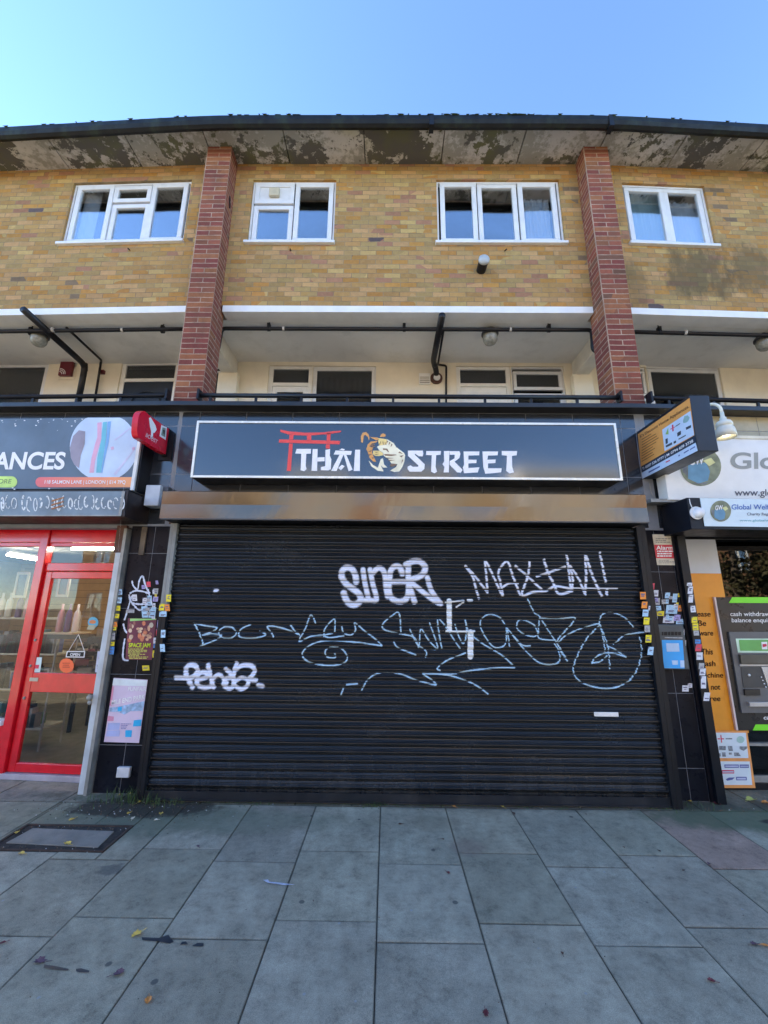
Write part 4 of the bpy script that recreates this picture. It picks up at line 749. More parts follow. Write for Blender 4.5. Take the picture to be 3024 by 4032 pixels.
# roller box over the left shop with torn lettering
sb = thing('shutter_box', 'grey roller shutter box covered in torn white lettering under the appliance sign', 'shutter box', (-3.9, 4.0, 2.6)); YLB = 4.0; BP = lambda q: P(q, YLB, LB)
e0, e1 = BP(B1(1085, 850)), BP(B1(1060, 1060)); hx, hz0, hz1 = (e0.x+e1.x)/2, e1.z, e0.z
mb = MB(LB); mb.box(-8.2, hx, YLB, YLB+.005, hz0, hz1); mb.build('front_sheet', M('blue_grey_sheet', (.16, .22, .27), .4, var=.2, dirt=.3), sb)
mb = MB(LB); mb.box(-8.2, hx+.03, YLB+.006, YT-.005, hz0-.01, hz1+.01); mb.build('housing', M('dark_brown_housing', (.012, .006, .006), .5), sb)
mb = MB(LB); PWH = M('torn_white_film', (.70, .74, .76), .6, var=.1)
for (xa, xb) in ((0, 130), (185, 345), (390, 660), (680, 1050)):
    x = xa
    while x < xb:
        st = random.choice([0, 1, 2]); cx, cy = x+24, 955+random.uniform(-14, 14); rx, ry = random.uniform(16, 26), random.uniform(42, 70)
        a0, a1 = random.choice([(0, 2*pi), (.6, 4.6), (-2.2, 2.4), (1.2, 5.8)]); n = 18
        ring = [(cx+rx*cos(a0+(a1-a0)*i/n), cy+ry*sin(a0+(a1-a0)*i/n)) for i in range(n+1)]; w_ = random.uniform(8, 18)
        for p, q_ in zip(ring[:-1], ring[1:]):
            if random.random() < .14: continue
            d = Vector((q_[0]-p[0], q_[1]-p[1])).normalized(); nn_ = Vector((-d.y, d.x))*w_*random.uniform(.4, 1)
            mb.poly([BP(B1(p[0], p[1]))+lo1-Vector((0, bend(BP(B1(p[0], p[1])).x, LB), 0)), BP(B1(q_[0], q_[1]))+lo1-Vector((0, bend(BP(B1(q_[0], q_[1])).x, LB), 0)), BP(B1(q_[0]+nn_.x, q_[1]+nn_.y))+lo1-Vector((0, bend(BP(B1(q_[0]+nn_.x, q_[1]+nn_.y)).x, LB), 0)), BP(B1(p[0]+nn_.x, p[1]+nn_.y))+lo1-Vector((0, bend(BP(B1(p[0]+nn_.x, p[1]+nn_.y)).x, LB), 0))])
        x += rx*2+random.uniform(2, 12)
mb.build('torn_lettering', PWH, sb)
polys(B1, [[(452, 930+k*34), (560, 900+k*34), (556, 912+k*34), (450, 944+k*34)] for k in range(3)], BP, lo2, sb, 'rust_mark', M('rust', (.38, .16, .06), .8))
mb = MB(LB); mb.box(hx-.03, hx, YLB-.003, YLB-.0005, hz0, hz1); mb.box(-8.2, hx, YLB-.004, YLB, hz0-.008, hz0+.004); mb.build('edge_trim', GREYM, sb)
# shop front itself
DS = (.07, 0); YD = 4.675; xd0 = XL
def DPf(q): return P(q, YD-.045, DS)
sf = thing('glazed_front', 'red framed glass shop front with half glazed door, open for business', 'shop front', (-4.0, YD, 0))
FB = (.07, 0); yd = YD-.045   # bend measured from XL
def dr(z, q, pl=DPf):
    p = [pl(z(*c)) for c in q]; return ((p[0].x+p[3].x)/2, (p[1].x+p[2].x)/2, (p[2].z+p[3].z)/2, (p[0].z+p[1].z)/2)
gU = dr(B5, [(465, 542), (1110, 542), (960, 580+1302-460), (300, 1427)]); 
gU = dr(ID, [(107.6, 1249.7), (257, 1250), (222, 1455), (69.4, 1455)]); gLw = dr(ID, [(62.5, 1496), (216, 1498), (190, 1653), (37, 1650)]); gT = dr(ID, [(111, 1180), (270, 1180), (264, 1216), (103, 1216)])
dx0 = (gU[0]+gLw[0])/2; dx1 = (gU[1]+gLw[1])/2; zt0, zt1 = gT[2], gT[3]; zh = 2.62; xdl = dx0-.085; xm0 = xdl-.012-.10; xm1 = xdl-.012; xjr = dx1+.10
print('left shop', gU, gLw, gT, 'x', xm0, xdl, dx0, dx1, xjr)
mb = MB(FB)
mb.box(xm0, xm1, yd-.03, yd+.07, .05, zh); mb.box(-8.1, xm0-.002, yd, yd+.06, zt1, zt1+.045); mb.box(-8.1, xm0-.002, yd-.02, yd+.04, zt1+.047, zh); mb.box(-8.1, xm0-.002, yd, yd+.06, .05, .50)
mb.box(xm1+.002, xjr+.1, yd, yd+.06, zt1, zt1+.04); mb.box(xm1+.002, xjr+.1, yd-.01, yd+.04, zt1+.042, zh); mb.box(xm1+.002, xjr+.1, yd, yd+.06, gU[3]+.085, zt0)
mb.build('frame', REDP, sf, bev=.006)
mb = MB(FB); dz0 = .06
for r in ((xdl, dx0, dz0, gU[3]+.078), (dx1, xjr, dz0, gU[3]+.078), (dx0, dx1, gU[3], gU[3]+.078), (dx0, dx1, gLw[3], gU[2]), (dx0, dx1, dz0, gLw[2])): mb.box(r[0], r[1], yd+.004, yd+.05, r[2], r[3])
dl = mb.build('door', REDP, sf, bev=.006)
mb = MB(FB); mb.box(dx0, dx1, yd+.024, yd+.03, gU[2], gU[3]); mb.box(dx0, dx1, yd+.024, yd+.03, gLw[2], gLw[3]); mb.build('door_glass', GL_SH, dl)
mb = MB(FB); mb.box(dx0-.02, dx0+.075, yd-.004, yd+.003, gLw[3]+.11, gLw[3]+.145); mb.build('letter_plate', M('aged_label', (.55, .48, .36), .5), dl)
mb = MB(FB)
for z in (gU[2]+.07, gU[2]+.34, gLw[3]-.06): mb.lathe((dx0-.045, yd+.004, z), [(.014, 0), (.016, -.006), (.010, -.014)], (0, 1, 0), 14)
mb.build('lock_cylinder', GREYM, dl)
mb = MB(FB); mb.box(xm1+.002, xjr+.1, yd+.02, yd+.026, zt0, zt1); mb.build('transom_pane', GL_SH, sf)
mb = MB(FB); mb.box(-8.1, xm0-.002, yd+.025, yd+.031, .56, zt1-.002); mb.build('display_pane', GL_SH, sf)
mb = MB(FB); mb.box(-8.1, xm0-.002, yd-.06, yd+.06, .505, .555); mb.build('window_ledge', WHITE, sf, bev=.004)
mb = MB(FB); mb.box(xm0, xjr+.1, yd-.03, yd+.08, .0, .055); mb.build('threshold', M('alu_threshold', (.42, .38, .42), .4, dirt=.3), sf, bev=.004)
mb = MB(FB); mb.box(-8.1, xm0-.002, yd+.01, yd+.06, 0, .048); mb.build('plinth', BLACKM, sf)
# white timber cover post and grey angle beside the door
lp = thing('cover_post', 'white board door post patched with yellow and blue stickers beside a grey steel angle', 'post', (-2.87, 4.5, 0))
q0, q1 = P(B5(1145, 312), 4.50), P(B5(1205, 312), 4.50)
mb = MB(); mb.box(-2.915, -2.845, 4.385, 4.46, 0, 2.30); mb.build('board', M('white_board', (.52, .57, .60), .6, var=.12, dirt=.2), lp, bev=.003)
mb = MB(); mb.box(-2.844, -2.812, 4.36, 4.60, 0, 2.56); mb.build('steel_angle', GREYM, lp)
mb = MB(); mb.box(-2.95, -2.845, 4.40, 4.62, 2.302, 2.60); mb.build('brown_packer', M('brown_timber', (.10, .045, .03), .7, var=.3), lp)
mb = MB(); mb.lathe((-2.93, 4.39, .86), [(.02, 0), (.028, -.03), (.02, -.05), (.005, -.055)], (0, 1, 0), 12); mb.lathe((-2.93, 4.39, .81), [(.016, 0), (.02, -.02), (.004, -.03)], (0, 1, 0), 10); mb.build('door_knob', GREYM, lp)
# interior of the left shop
rm = thing('shop_room', 'bright shop interior seen through the glass with slatted walls and a tiled beige floor', 'shop interior', (-5.2, 6.5, 0))
mb = MB(); mb.box(-8.0, -2.95, 9.0, 9.1, 0, 2.95); mb.box(-8.2, -8.0, 5.1, 9.1, 0, 2.95); mb.box(-2.95, -2.85, 4.82, 9.1, 0, 2.95); mb.build('slatted_wall', M('beige_slatwall', (.40, .28, .13), .7, var=.15), rm)
mb = MB(); mb.box(-8.2, -2.85, 4.82, 9.1, 2.62, 2.70); mb.build('suspended_ceiling', M('ceiling_tile', (.5, .47, .38), .8, var=.06), rm)
mb = MB(); mb.box(-8.1, -2.96, 5.0, 9.0, .0, .008); mb.build('shop_floor', M('beige_floor', (.20, .185, .13), .45, var=.2), rm)
mb = MB()
for k in range(14): mb.box(-7.9, -2.99, 8.98, 8.999, .55+k*.15, .562+k*.15)
mb.build('wall_groove', M('groove', (.22, .15, .08), .8), rm)
TUBE = emis('fluorescent_tube', (1, .95, .84), 13)
def tube_light(a, b_, lab):
    tl = thing('fluorescent_light', lab, 'ceiling light', a, 'strip lights in the red shop'); m_ = MB(); m_.tube([a, b_], .018, 10); m_.build('tube', TUBE, tl)
    va = Vector(a); vb = Vector(b_); m_ = MB(); m_.tube([va+Vector((0, 0, .05)), vb+Vector((0, 0, .05))], .028, 6); m_.build('batten', WHITE, tl)
tube_light(tuple(P(B5(70, 318), 5.95)), tuple(P(B5(392, 372), 6.74)), 'lit strip light seen through the window left of the door')
tube_light((-4.1, 5.3, 2.46), (-3.2, 5.3, 2.46), 'lit strip light close above the door transom')
SHELF = M('shelf_cream', (.5, .45, .32), .5)
def shelf_unit(x0, x1, y0, y1, zs_, lab, nm='display_shelf'):
    s_ = thing(nm, lab, 'shelf', ((x0+x1)/2, y0, 0))
    for z in zs_: m_ = MB(); m_.box(x0, x1, y0, y1, z, z+.02); m_.build('shelf', SHELF, s_)
    
    for xx in (x0, x1):
        for yy in (y0, y1): m_ = MB(); m_.tube([(xx, yy, 0), (xx, yy, max(zs_)+.05)], .012, 8); m_.build('post', GREYM, s_)
    return s_
shelf_unit(-6.6, -4.22, 5.5, 5.85, [.25, .7, 1.12, 1.56], 'low display shelf behind the window left of the red door')
shelf_unit(-4.9, -3.0, 7.6, 7.95, [.3, .7, 1.05, 1.45, 1.85, 2.25], 'tall stocked shelf at the back seen through the door')
BC = [(.50, .50, .44), (.12, .06, .16), (.45, .25, .26), (.55, .58, .60), (.14, .14, .18), (.46, .38, .25), (.22, .12, .26), (.60, .55, .5)]
BM = [M('bottle_%d' % i, c, .35, var=.1) for i, c in enumerate(BC)]
def bottle(x, y, z, m_, h, lab, grp, parent=None):
    b_ = MB(); b_.lathe((x, y, z), [(.033, 0), (.036, .01), (.036, h*.62), (.028, h*.72), (.013, h*.8), (.013, h), (.001, h+.001)], n=12); o_ = b_.build('gift_bottle', m_, None, True, loc=(x, y, z)); tag(o_, lab, 'bottle', grp)
for i in range(13):
    bottle(-6.05+i*.125, 5.62+.02*(i % 2), 1.58, BM[i % 8], .32, ['grey', 'near black', 'dusty pink', 'pale blue grey', 'blue black', 'tan', 'plum', 'cream'][i % 8]+' wrapped bottle in the window row, '+['first', 'second', 'third', 'fourth', 'fifth', 'sixth', 'seventh', 'eighth', 'ninth', 'tenth', 'eleventh', 'twelfth', 'last'][i]+' from the left', 'bottles in the left window')
for i, x in enumerate((-4.08, -3.98, -3.88)): bottle(x, 5.3, 1.42, BM[[2, 1, 3][i]], .34, ['pinkish', 'dark purple', 'pale blue'][i]+' wrapped bottle just behind the door glass, top left', 'bottles behind the door')
cab = thing('glass_cabinet', 'waist high display cabinet inside the door holding the wrapped bottles', 'cabinet', (-4.0, 5.3, 0)); mb = MB(); mb.box(-4.16, -3.8, 5.25, 5.45, 1.34, 1.40); mb.build('carcass', M('dark_green_grey', (.06, .075, .07), .5), cab); mb = MB(); mb.box(-4.18, -3.78, 5.13, 5.47, 1.4015, 1.418); mb.build('top', SHELF, cab)
GJ = M('jar_green', (.30, .33, .22), .4, var=.2)
for zz in (2.27, 1.47):
    for i in range(6):
        mb = MB(); x = -4.1+i*.17; mb.lathe((x, 7.72, zz), [(.055, 0), (.06, .02), (.06, .13), (.05, .16), (.055, .165), (.055, .2)], n=12); o_ = mb.build('storage_jar', GJ, None, True, loc=(x, 7.72, zz)); tag(o_, '%s greenish storage jar from the left in the %s row of the back shelf' % (['first', 'second', 'third', 'fourth', 'fifth', 'last'][i], 'top' if zz > 2 else 'lower'), 'jar', 'jars in the %s row of the back shelf' % ('top' if zz > 2 else 'lower'))
CLR = [(.35, .06, .05), (.5, .25, .05), (.1, .12, .3), (.3, .3, .28), (.15, .25, .12), (.4, .3, .25), (.06, .06, .07)]
PKX = []
for i in range(46):
    k = i % 3; zz = (.32, .72, 1.07)[k] if i < 30 else (.27, .72, 1.14)[k]; x = random.uniform(-4.8, -3.15) if i < 30 else random.uniform(-6.5, -4.4); y = 7.7 if i < 30 else 5.66; w = random.uniform(.04, .09); h = random.uniform(.08, .26)
    mb = MB(); mb.box(-w, w, -.05, .08, 0, h); mb.box(-w*.7, w*.7, -.052, -.0505, h*.3, h*.7, 1); o_ = mb.build('goods_box', [M('goods_%d' % (i % 7), CLR[i % 7], .6), M('goods_label', (.6, .58, .5), .6)]); o_.location = (x, y+(i % 5)*.004, zz); PKX.append((o_, x)); tag(o_, '%s%s %s packet on the %s shelf %s' % ('tall ' if h > .17 else 'low ', 'wide' if w > .065 else 'narrow', ['dark red', 'orange', 'navy', 'grey', 'green', 'beige', 'black'][i % 7], ['lowest', 'middle', 'upper'][k], 'at the back of the red shop' if i < 30 else 'behind the left window'), 'packet', 'packets at the back of the left shop' if i < 30 else 'packets behind the left shop window')
ct = thing('stock_counter', 'dark counter heaped with mixed goods seen through the upper door glass', 'counter', (-3.75, 6.3, 0)); mb = MB(); mb.box(-4.5, -3.0, 6.1, 6.5, .62, .66); mb.build('counter_top', DARK, ct)
for xx in (-4.45, -3.75, -3.05): mb = MB(); mb.box(xx-.02, xx+.02, 6.28, 6.32, 0, .619); mb.build('leg', BLACKM, ct)
hp = MB()
for i in range(150):
    x, y, z = random.uniform(-4.45, -3.05), random.uniform(6.12, 6.42), .68+random.random()**1.3*.62; w, d, h = [random.uniform(.03, .11) for _ in range(3)]; a = random.uniform(0, 3); vs = [(x+cos(a)*u*w-sin(a)*v*d, y+sin(a)*u*w+cos(a)*v*d, z+k*h) for k in (0, 1) for u, v in ((-1, -1), (1, -1), (1, 1), (-1, 1))]
    hp.raw(vs, [(3, 2, 1, 0), (4, 5, 6, 7), (0, 1, 5, 4), (1, 2, 6, 5), (2, 3, 7, 6), (3, 0, 4, 7)], random.choice([0, 0, 0, 1, 1, 2, 3, 4, 5]))
for i in range(640):
    if i < 220: x, y, z = random.uniform(-4.85, -3.05), 7.62, random.choice([.32, .72, 1.07, 1.47, 1.87])
    else: x, y, z = random.uniform(-6.5, -4.3), 5.56, random.choice([.27, .72, 1.14])
    w, d, h = random.uniform(.02, .07), .05, random.uniform(.06, .30)
    hp.raw([(x+u*w*(1-.15*k), y+v*d, z+k*h) for k in (0, 1) for u, v in ((-1, -1), (1, -1), (1, 1), (-1, 1))], [(3, 2, 1, 0), (4, 5, 6, 7), (0, 1, 5, 4), (1, 2, 6, 5), (2, 3, 7, 6), (3, 0, 4, 7)], random.choice([0, 0, 1, 3, 3, 2, 4, 5, 6, 7]))
o_ = hp.build('goods_heap', [M('heap_black', (.02, .02, .022), .5), M('heap_brown', (.09, .05, .035), .6), M('heap_maroon', (.14, .03, .05), .6), M('heap_grey', (.20, .20, .20), .5), M('heap_blue', (.06, .09, .2), .5), M('heap_pale', (.4, .36, .3), .6), M('heap_teal', (.08, .20, .20), .4), M('heap_green', (.16, .2, .1), .5)], None, loc=(-3.75, 6.3, .66)); tag(o_, 'heap of dark bags and packets piled on the counter behind the door', 'goods', kind='stuff')
for _ in range(1):
    byl = {}
    for o_, x in PKX: byl.setdefault(o_['label'], []).append((x, o_))
    for l_, g_ in byl.items():
        if len(g_) > 1:
            for k, (x, o_) in enumerate(sorted(g_, key=lambda q: q[0])): o_['label'] = l_.replace(' packet', ' packet, %s,' % (['leftmost', 'next right', 'third along', 'fourth along'][k])).replace('at the back of the red shop', 'at the back')
# things on the door glass
DG = lambda q: P(q, yd+.015, FB)
os_ = thing('open_sign', 'small black OPEN sign hanging on white cords inside the door glass', 'hanging sign', DG(B5(700, 1245)))
polys(B5, [[(625, 1218), (795, 1218), (788, 1278), (612, 1275)]], DG, Vector((0, 0, 0)), os_, 'plate_edge', WHV); polys(B5, [[(634, 1226), (786, 1226), (780, 1269), (622, 1267)]], DG, Vector((0, -.002, 0)), os_, 'plate', BLACKM)
text('OPEN', DG(B5(655, 1261)), DG(B5(748, 1262)), DG(B5(658, 1236)), WHV, os_, bold=.02, off=Vector((0, -.004, 0)))
mb = MB(); a_, b_, c_ = DG(B5(640, 1218)), DG(B5(733, 1062)), DG(B5(788, 1218)); mb.tube([a_, b_], .003, 5); mb.tube([b_, c_], .003, 5); mb.build('cord', WHV, os_)
def disc(z, cx, cy, rx, ry, n=22, jag=0): return [(cx+rx*(1+jag*(i % 2))*cos(2*pi*i/n), cy+ry*(1+jag*(i % 2))*sin(2*pi*i/n)) for i in range(n)]
o_ = thing('price_sticker', 'round jagged fluorescent orange sticker on the door glass', 'sticker', DG(B5(622, 1355))); ORF = M('fluorescent_orange', (.95, .16, .04), .5, var=.05); polys(B5, [disc(B5, 622, 1353, 66, 66, 28, .07)], DG, Vector((0, -.002, 0)), o_, 'disc', ORF); slat_lines(B5, 585, 660, 1325, 1380, 3, DG, Vector((0, -.004, 0)), o_, 'print', M('dark_orange_print', (.6, .07, .02), .5))
o_ = thing('no_smoking_notice', 'white no smoking notice low on the door glass', 'notice', DG(B5(940, 1300))); polys(B5, [[(912, 1218), (1010, 1222), (985, 1418), (887, 1415)]], DG, Vector((0, -.002, 0)), o_, 'sheet', M('notice_white', (.6, .62, .72), .5))
mb = MB(); R0 = [DG(B5(962+34*cos(a), 1288+38*sin(a)))+Vector((0, -.005, 0)) for a in [2*pi*i/20 for i in range(21)]]; mb.tube(R0, .004, 5); mb.tube([DG(B5(938, 1262))+Vector((0, -.006, 0)), DG(B5(986, 1314))+Vector((0, -.006, 0))], .004, 5); mb.build('prohibition_ring', RDV, o_)
slat_lines(B5, 905, 985, 1345, 1400, 4, DG, Vector((0, -.004, 0)), o_, 'print', DKP)
o_ = thing('price_label', 'small white label with a red stripe at the hinge edge of the door glass', 'label', DG(B5(360, 1320))); polys(B5, [[(345, 1275), (395, 1275), (375, 1415), (320, 1415)]], DG, Vector((0, -.002, 0)), o_, 'sheet', M('notice_green', (.6, .72, .70), .5)); polys(B5, [[(330, 1345), (368, 1345), (362, 1380), (322, 1380)]], DG, Vector((0, -.004, 0)), o_, 'stripe', RDV)
o_ = thing('cartoonless_decal', 'blue and orange round decal sticker in the upper door glass', 'sticker', DG(B5(865, 960))); o_.name = 'round_decal'; ORG['round_decal'] = ORG['cartoonless_decal']
polys(B5, [disc(B5, 870, 950, 50, 52, 16)], DG, Vector((0, -.002, 0)), o_, 'disc', M('decal_blue', (.10, .38, .55), .5)); polys(B5, [disc(B5, 866, 945, 32, 18, 14)], DG, Vector((0, -.004, 0)), o_, 'print', M('decal_orange', (.6, .2, .06), .5)); polys(B5, [[(830, 975), (900, 975), (880, 1020), (810, 1015)]], DG, Vector((0, -.0045, 0)), o_, 'print', M('decal_cream', (.4, .38, .25), .5))
# furniture silhouettes inside: a table and hanging frames
tb = thing('trestle_table', 'dark table standing on the beige floor behind the lower door pane', 'table', (-3.9, 6.9, 0)); mb = MB(); mb.box(-4.5, -3.3, 6.6, 7.2, .70, .74); mb.build('table_top', DARK, tb)
for x, y in ((-4.45, 6.65), (-3.35, 6.65), (-4.45, 7.15), (-3.35, 7.15)): mb = MB(); mb.tube([(x, y, 0), (x, y, .699)], .02, 8); mb.build('leg', BLACKM, tb)
mb = MB(); mb.box(-4.4, -3.4, 6.88, 6.92, .18, .21); mb.build('stretcher', BLACKM, tb)
for i, (q, s_) in enumerate((((1 and 195, 600), (.16, .32)), ((590, 600), (.15, .3)))):
    c_ = P(B5(*q), 5.25); w_, h_ = s_[0]/2, s_[1]/2; f = thing('picture_frame', ['pale hanging frame seen in the window left of the red mullion', 'pale hanging frame just inside the top of the door glass'][i], 'frame', c_)
    mb = MB(); mb.box(c_.x-w_, c_.x+w_, c_.y, c_.y+.02, c_.z+h_-.03, c_.z+h_); mb.box(c_.x-w_, c_.x+w_, c_.y, c_.y+.02, c_.z-h_, c_.z-h_+.03); mb.box(c_.x-w_, c_.x-w_+.025, c_.y, c_.y+.02, c_.z-h_+.03, c_.z+h_-.03); mb.box(c_.x+w_-.025, c_.x+w_, c_.y, c_.y+.02, c_.z-h_+.03, c_.z+h_-.03); mb.build('rim', SHELF, f)
    mb = MB(); mb.box(c_.x-w_+.026, c_.x+w_-.026, c_.y+.008, c_.y+.014, c_.z-h_+.031, c_.z+h_-.031); mb.build('picture', M('picture_grey', (.10, .10, .11), .4), f)
# ================================================================== RIGHT SHOP
YR = 4.25; RB_ = (0, .03); RPn = lambda q: P(q, YR, RB_)
s2 = thing('shop_sign', 'large white charity shop sign with a globe and grey lettering beginning Glo', 'shop sign', (4.2, YR, 2.9))
rx0 = 2.985; rz0 = P((1446.6, 1079.4), YR).z; rz1 = P((1600, 948), YR, RB_).z
mb = MB(RB_); mb.box(rx0, 9.2, YR, YR+.15, rz0, rz1); mb.build('sign_panel', M('cream_white_panel', (.80, .80, .77), .35, var=.05), s2, bev=.004)
mb = MB(RB_); mb.box(rx0, 9.2, YR-.01, YR+.0, rz1-.0, rz1+.035); mb.build('top_trim', M('lamplit_cream_trim', (.75, .68, .5), .4), s2)  # trim strip, its lamplit brightness put into the cream colour
r1, r2, r3 = Vector((0, -.003, 0)), Vector((0, -.0048, 0)), Vector((0, -.0066, 0))
GRG = M('globe_olive', (.20, .22, .13), .5, var=.35, vs=12); GBL = M('globe_blue', (.12, .27, .40), .5, var=.2); GRD = M('globe_grey', (.16, .17, .17), .5, var=.3, vs=12)
def globe(z, cx, cy, rx, ry, pl, par, w='GW'):
    polys(z, [disc(z, cx, cy, rx, ry, 32)], pl, r1, par, 'globe_emblem', GRG)
    polys(z, [[(cx-.62*rx, cy-.1*ry), (cx+.25*rx, cy-.22*ry), (cx+.45*rx, cy+.25*ry), (cx+.35*rx, cy+.72*ry), (cx-.1*rx, cy+.88*ry), (cx-.62*rx, cy+.62*ry)]], pl, r2, par, 'globe_emblem', GBL)
    polys(z, [[(cx-.95*rx, cy-.1*ry), (cx-.65*rx, cy-.1*ry), (cx-.64*rx, cy+.5*ry), (cx-.85*rx, cy+.3*ry)], [(cx-.5*rx, cy+.88*ry), (cx-.3*rx, cy+.86*ry), (cx+.4*rx, cy+.8*ry), (cx+.2*rx, cy+.93*ry)]], pl, r2, par, 'globe_emblem', GRD)
    polys(z, [[(cx+.1*rx, cy-.3*ry), (cx+.5*rx, cy-.45*ry), (cx+.7*rx, cy-.2*ry), (cx+.4*rx, cy-.02*ry)]], pl, r3, par, 'globe_emblem', M('globe_yellow', (.62, .62, .28), .5))
    text(w, pl(z(cx-.55*rx, cy-.08*ry)), pl(z(cx+.2*rx, cy-.14*ry)), pl(z(cx-.6*rx, cy-.5*ry)), WHV, par, off=r3*1.3, shear=.2, bold=.02)
globe(B4, 952, 765, 215, 203, RPn, s2)
GLT = M('grey_lettering', (.30, .31, .28), .5); text('Glo', RPn(B4(1265, 783)), RPn(B4(1745, 783)), RPn(B4(1265, 618)), GLT, s2, bold=.022, off=r1)
text('www.glo', RPn(B4(1308, 1068)), RPn(B4(1705, 1068)), RPn(B4(1308, 1000)), M('dark_lettering', (.08, .08, .10), .5), s2, bold=.012, off=r1, cap=True)
rb = thing('shutter_box', 'black roller shutter box carrying the small white Global Welf charity board', 'shutter box', (4.2, 4.0, 2.55)); YRB = 4.0; RBp = lambda q: P(q, YRB, RB_)
b0, b1 = RBp(B4(950, 1095)), RBp(B4(985, 1388)); bx_ = (b0.x+b1.x)/2; hz1 = b0.z; hz0 = b1.z; xe = P(B4(835, 1240), YRB).x
mb = MB(RB_); mb.box(xe, 9.2, YRB, YT-.004, hz0-.03, hz1+.005); mb.build('housing', M('housing_black', (.006, .008, .014), .4, spec=.3), rb, bev=.004)
mb = MB(RB_); mb.box(bx_, 9.2, YRB-.008, YRB-.001, hz0, hz1); mb.build('board', M('pale_blue_board', (.62, .74, .80), .4, var=.05), rb)
rq = Vector((0, -.011, 0)); RBq = lambda q: RBp(q)+Vector((0, -.008, 0)); globe(B4, 1155, 1232, 108, 110, RBq, rb, 'GW')
text('Global Welf', RBq(B4(1268, 1214)), RBq(B4(1662, 1214)), RBq(B4(1268, 1162)), M('blue_lettering', (.06, .16, .48), .5), rb, bold=.014, off=r1)
text('Charity Reg', RBq(B4(1430, 1276)), RBq(B4(1650, 1276)), RBq(B4(1430, 1248)), M('dark_lettering2', (.08, .09, .14), .5), rb, bold=.012, off=r1)
text('www.globalwe', RBq(B4(1352, 1340)), RBq(B4(1690, 1340)), RBq(B4(1352, 1316)), M('teal_lettering', (.12, .38, .42), .5), rb, off=r1)
al = thing('dome_alarm', 'small white round sounder on the end of the black shutter box', 'alarm', P(B4(920, 1250), YRB-.03))
cA = P(B4(920, 1250), YRB-.005); mb = MB(); mb.lathe(tuple(cA), [(.055, 0), (.055, -.02), (.045, -.045), (.02, -.055), (.001, -.056)], (0, 1, 0), 22); mb.build('dome', M('off_white_plastic', (.7, .72, .74), .35), al, smooth=True)
mb = MB(); mb.lathe((cA.x-.01, cA.y, cA.z), [(.065, .002), (.065, -.008)], (0, 1, 0), 22); mb.tube([P(B4(835, 1100), YRB-.012), P(B4(845, 1150), YRB-.012), P(B4(865, 1195), YRB-.012)], .004, 6); mb.build('backplate', WHITE, al)
# bell lamp
Lm = P(B4(1190, 330), 4.05); bl = thing('wall_lamp', 'cream swan neck bell lamp reaching out over the white charity sign', 'lamp', (Lm.x, 4.3, Lm.z+.1)); CRL = M('cream_enamel', (.78, .76, .62), .3, var=.05)
k = .0049; ctr = P(B4(1190, 460), 4.05); z0_ = ctr.z; cx_ = Lm.x+.01
mb = MB(); mb.lathe((cx_, 4.05, z0_), [(.001, .29), (.018, .29), (.020, .23), (.030, .225), (.031, .195), (.062, .18), (.074, .155), (.076, .13), (.068, .125), (.068, .115), (.080, .10), (.088, .06), (.091, .0), (.085, .0), (.075, .06), (.03, .12)], n=28); mb.build('bell_shade', CRL, bl, smooth=True)
nk = catmull([(cx_, 4.05, z0_+.29), (cx_-.005, 4.06, z0_+.36), (cx_-.03, 4.12, z0_+.42), (cx_-.06, 4.22, z0_+.42), (cx_-.09, 4.33, z0_+.37), (cx_-.10, YT-.004, z0_+.34)], 5); mb = MB(); mb.tube(nk, .016, 10); mb.lathe((cx_-.10, YT-.004, z0_+.34), [(.045, 0), (.045, -.015), (.02, -.02)], (0, 1, 0), 16); mb.build('swan_neck', CRL, bl, smooth=True)
mb = MB(); mb.lathe((cx_, 4.05, z0_+.02), [(.001, -.01), (.03, 0), (.04, .03), (.03, .07), (.015, .1)], n=16); mb.build('bulb', emis('lamp_bulb', (1, .9, .7), .8), bl, smooth=True)
# conduit between the signs
mb = MB(); mb.tube([P(B4(565, 880), 4.38), P(B4(578, 1105), 4.38)], .014, 8); o_ = mb.build('conduit', WHITE, None); tag(o_, 'short white vertical conduit under the black projecting sign', 'conduit')
mb = MB(); mb.tube(catmull([P(B4(420, 940), 4.39), P(B4(435, 1030), 4.39), P(B4(485, 1105), 4.39)], 6), .004, 6); o_ = mb.build('loose_cable', GREYM, None); tag(o_, 'thin loose cable curling below the black projecting sign', 'cable')
p0, p1 = P(B4(412, 1105), 4.3), P(B4(705, 1145), 4.3); mb = MB(); mb.box(p0.x, p1.x, 4.27, YT-.003, p1.z, p0.z); o_ = mb.build('lead_ledge', GREYM, None, bev=.004, loc=(p0.x, 4.3, p0.z)); tag(o_, 'grey metal ledge capping the tiled pillar under the projecting sign', 'ledge')
# right shop window, cash machine and posters
YRW = 4.70; RW = lambda q: P(q, YRW)
rf = thing('glazed_front', 'dark glazed charity shop front with an orange strip and a cash machine', 'shop front', (4.6, YRW, 0))
mb = MB(); mb.box(3.30, 9.0, YRW+.06, YRW+.066, .42, 2.56); mb.build('display_pane', GL_DK, rf)
mb = MB(); mb.box(3.07, 9.0, YRW+.02, YRW+.1, 2.56, 2.64); mb.box(3.07, 9.0, YRW+.0, YRW+.12, .0, .06); mb.box(3.07, 3.30, YRW+.02, YRW+.1, .06, 2.56); mb.build('frame', BLACKM, rf)
mb = MB(); mb.box(3.301, 9.0, YRW+.02, YRW+.12, .061, .12); mb.box(3.301, 9.0, YRW+.01, YRW+.12, .40, .425); mb.build('stall_riser_rail', GREYM, rf)
mb = MB(); mb.box(3.301, 9.0, YRW+.05, YRW+.055, .12, .40); mb.build('lower_pane', GL_DK, rf)
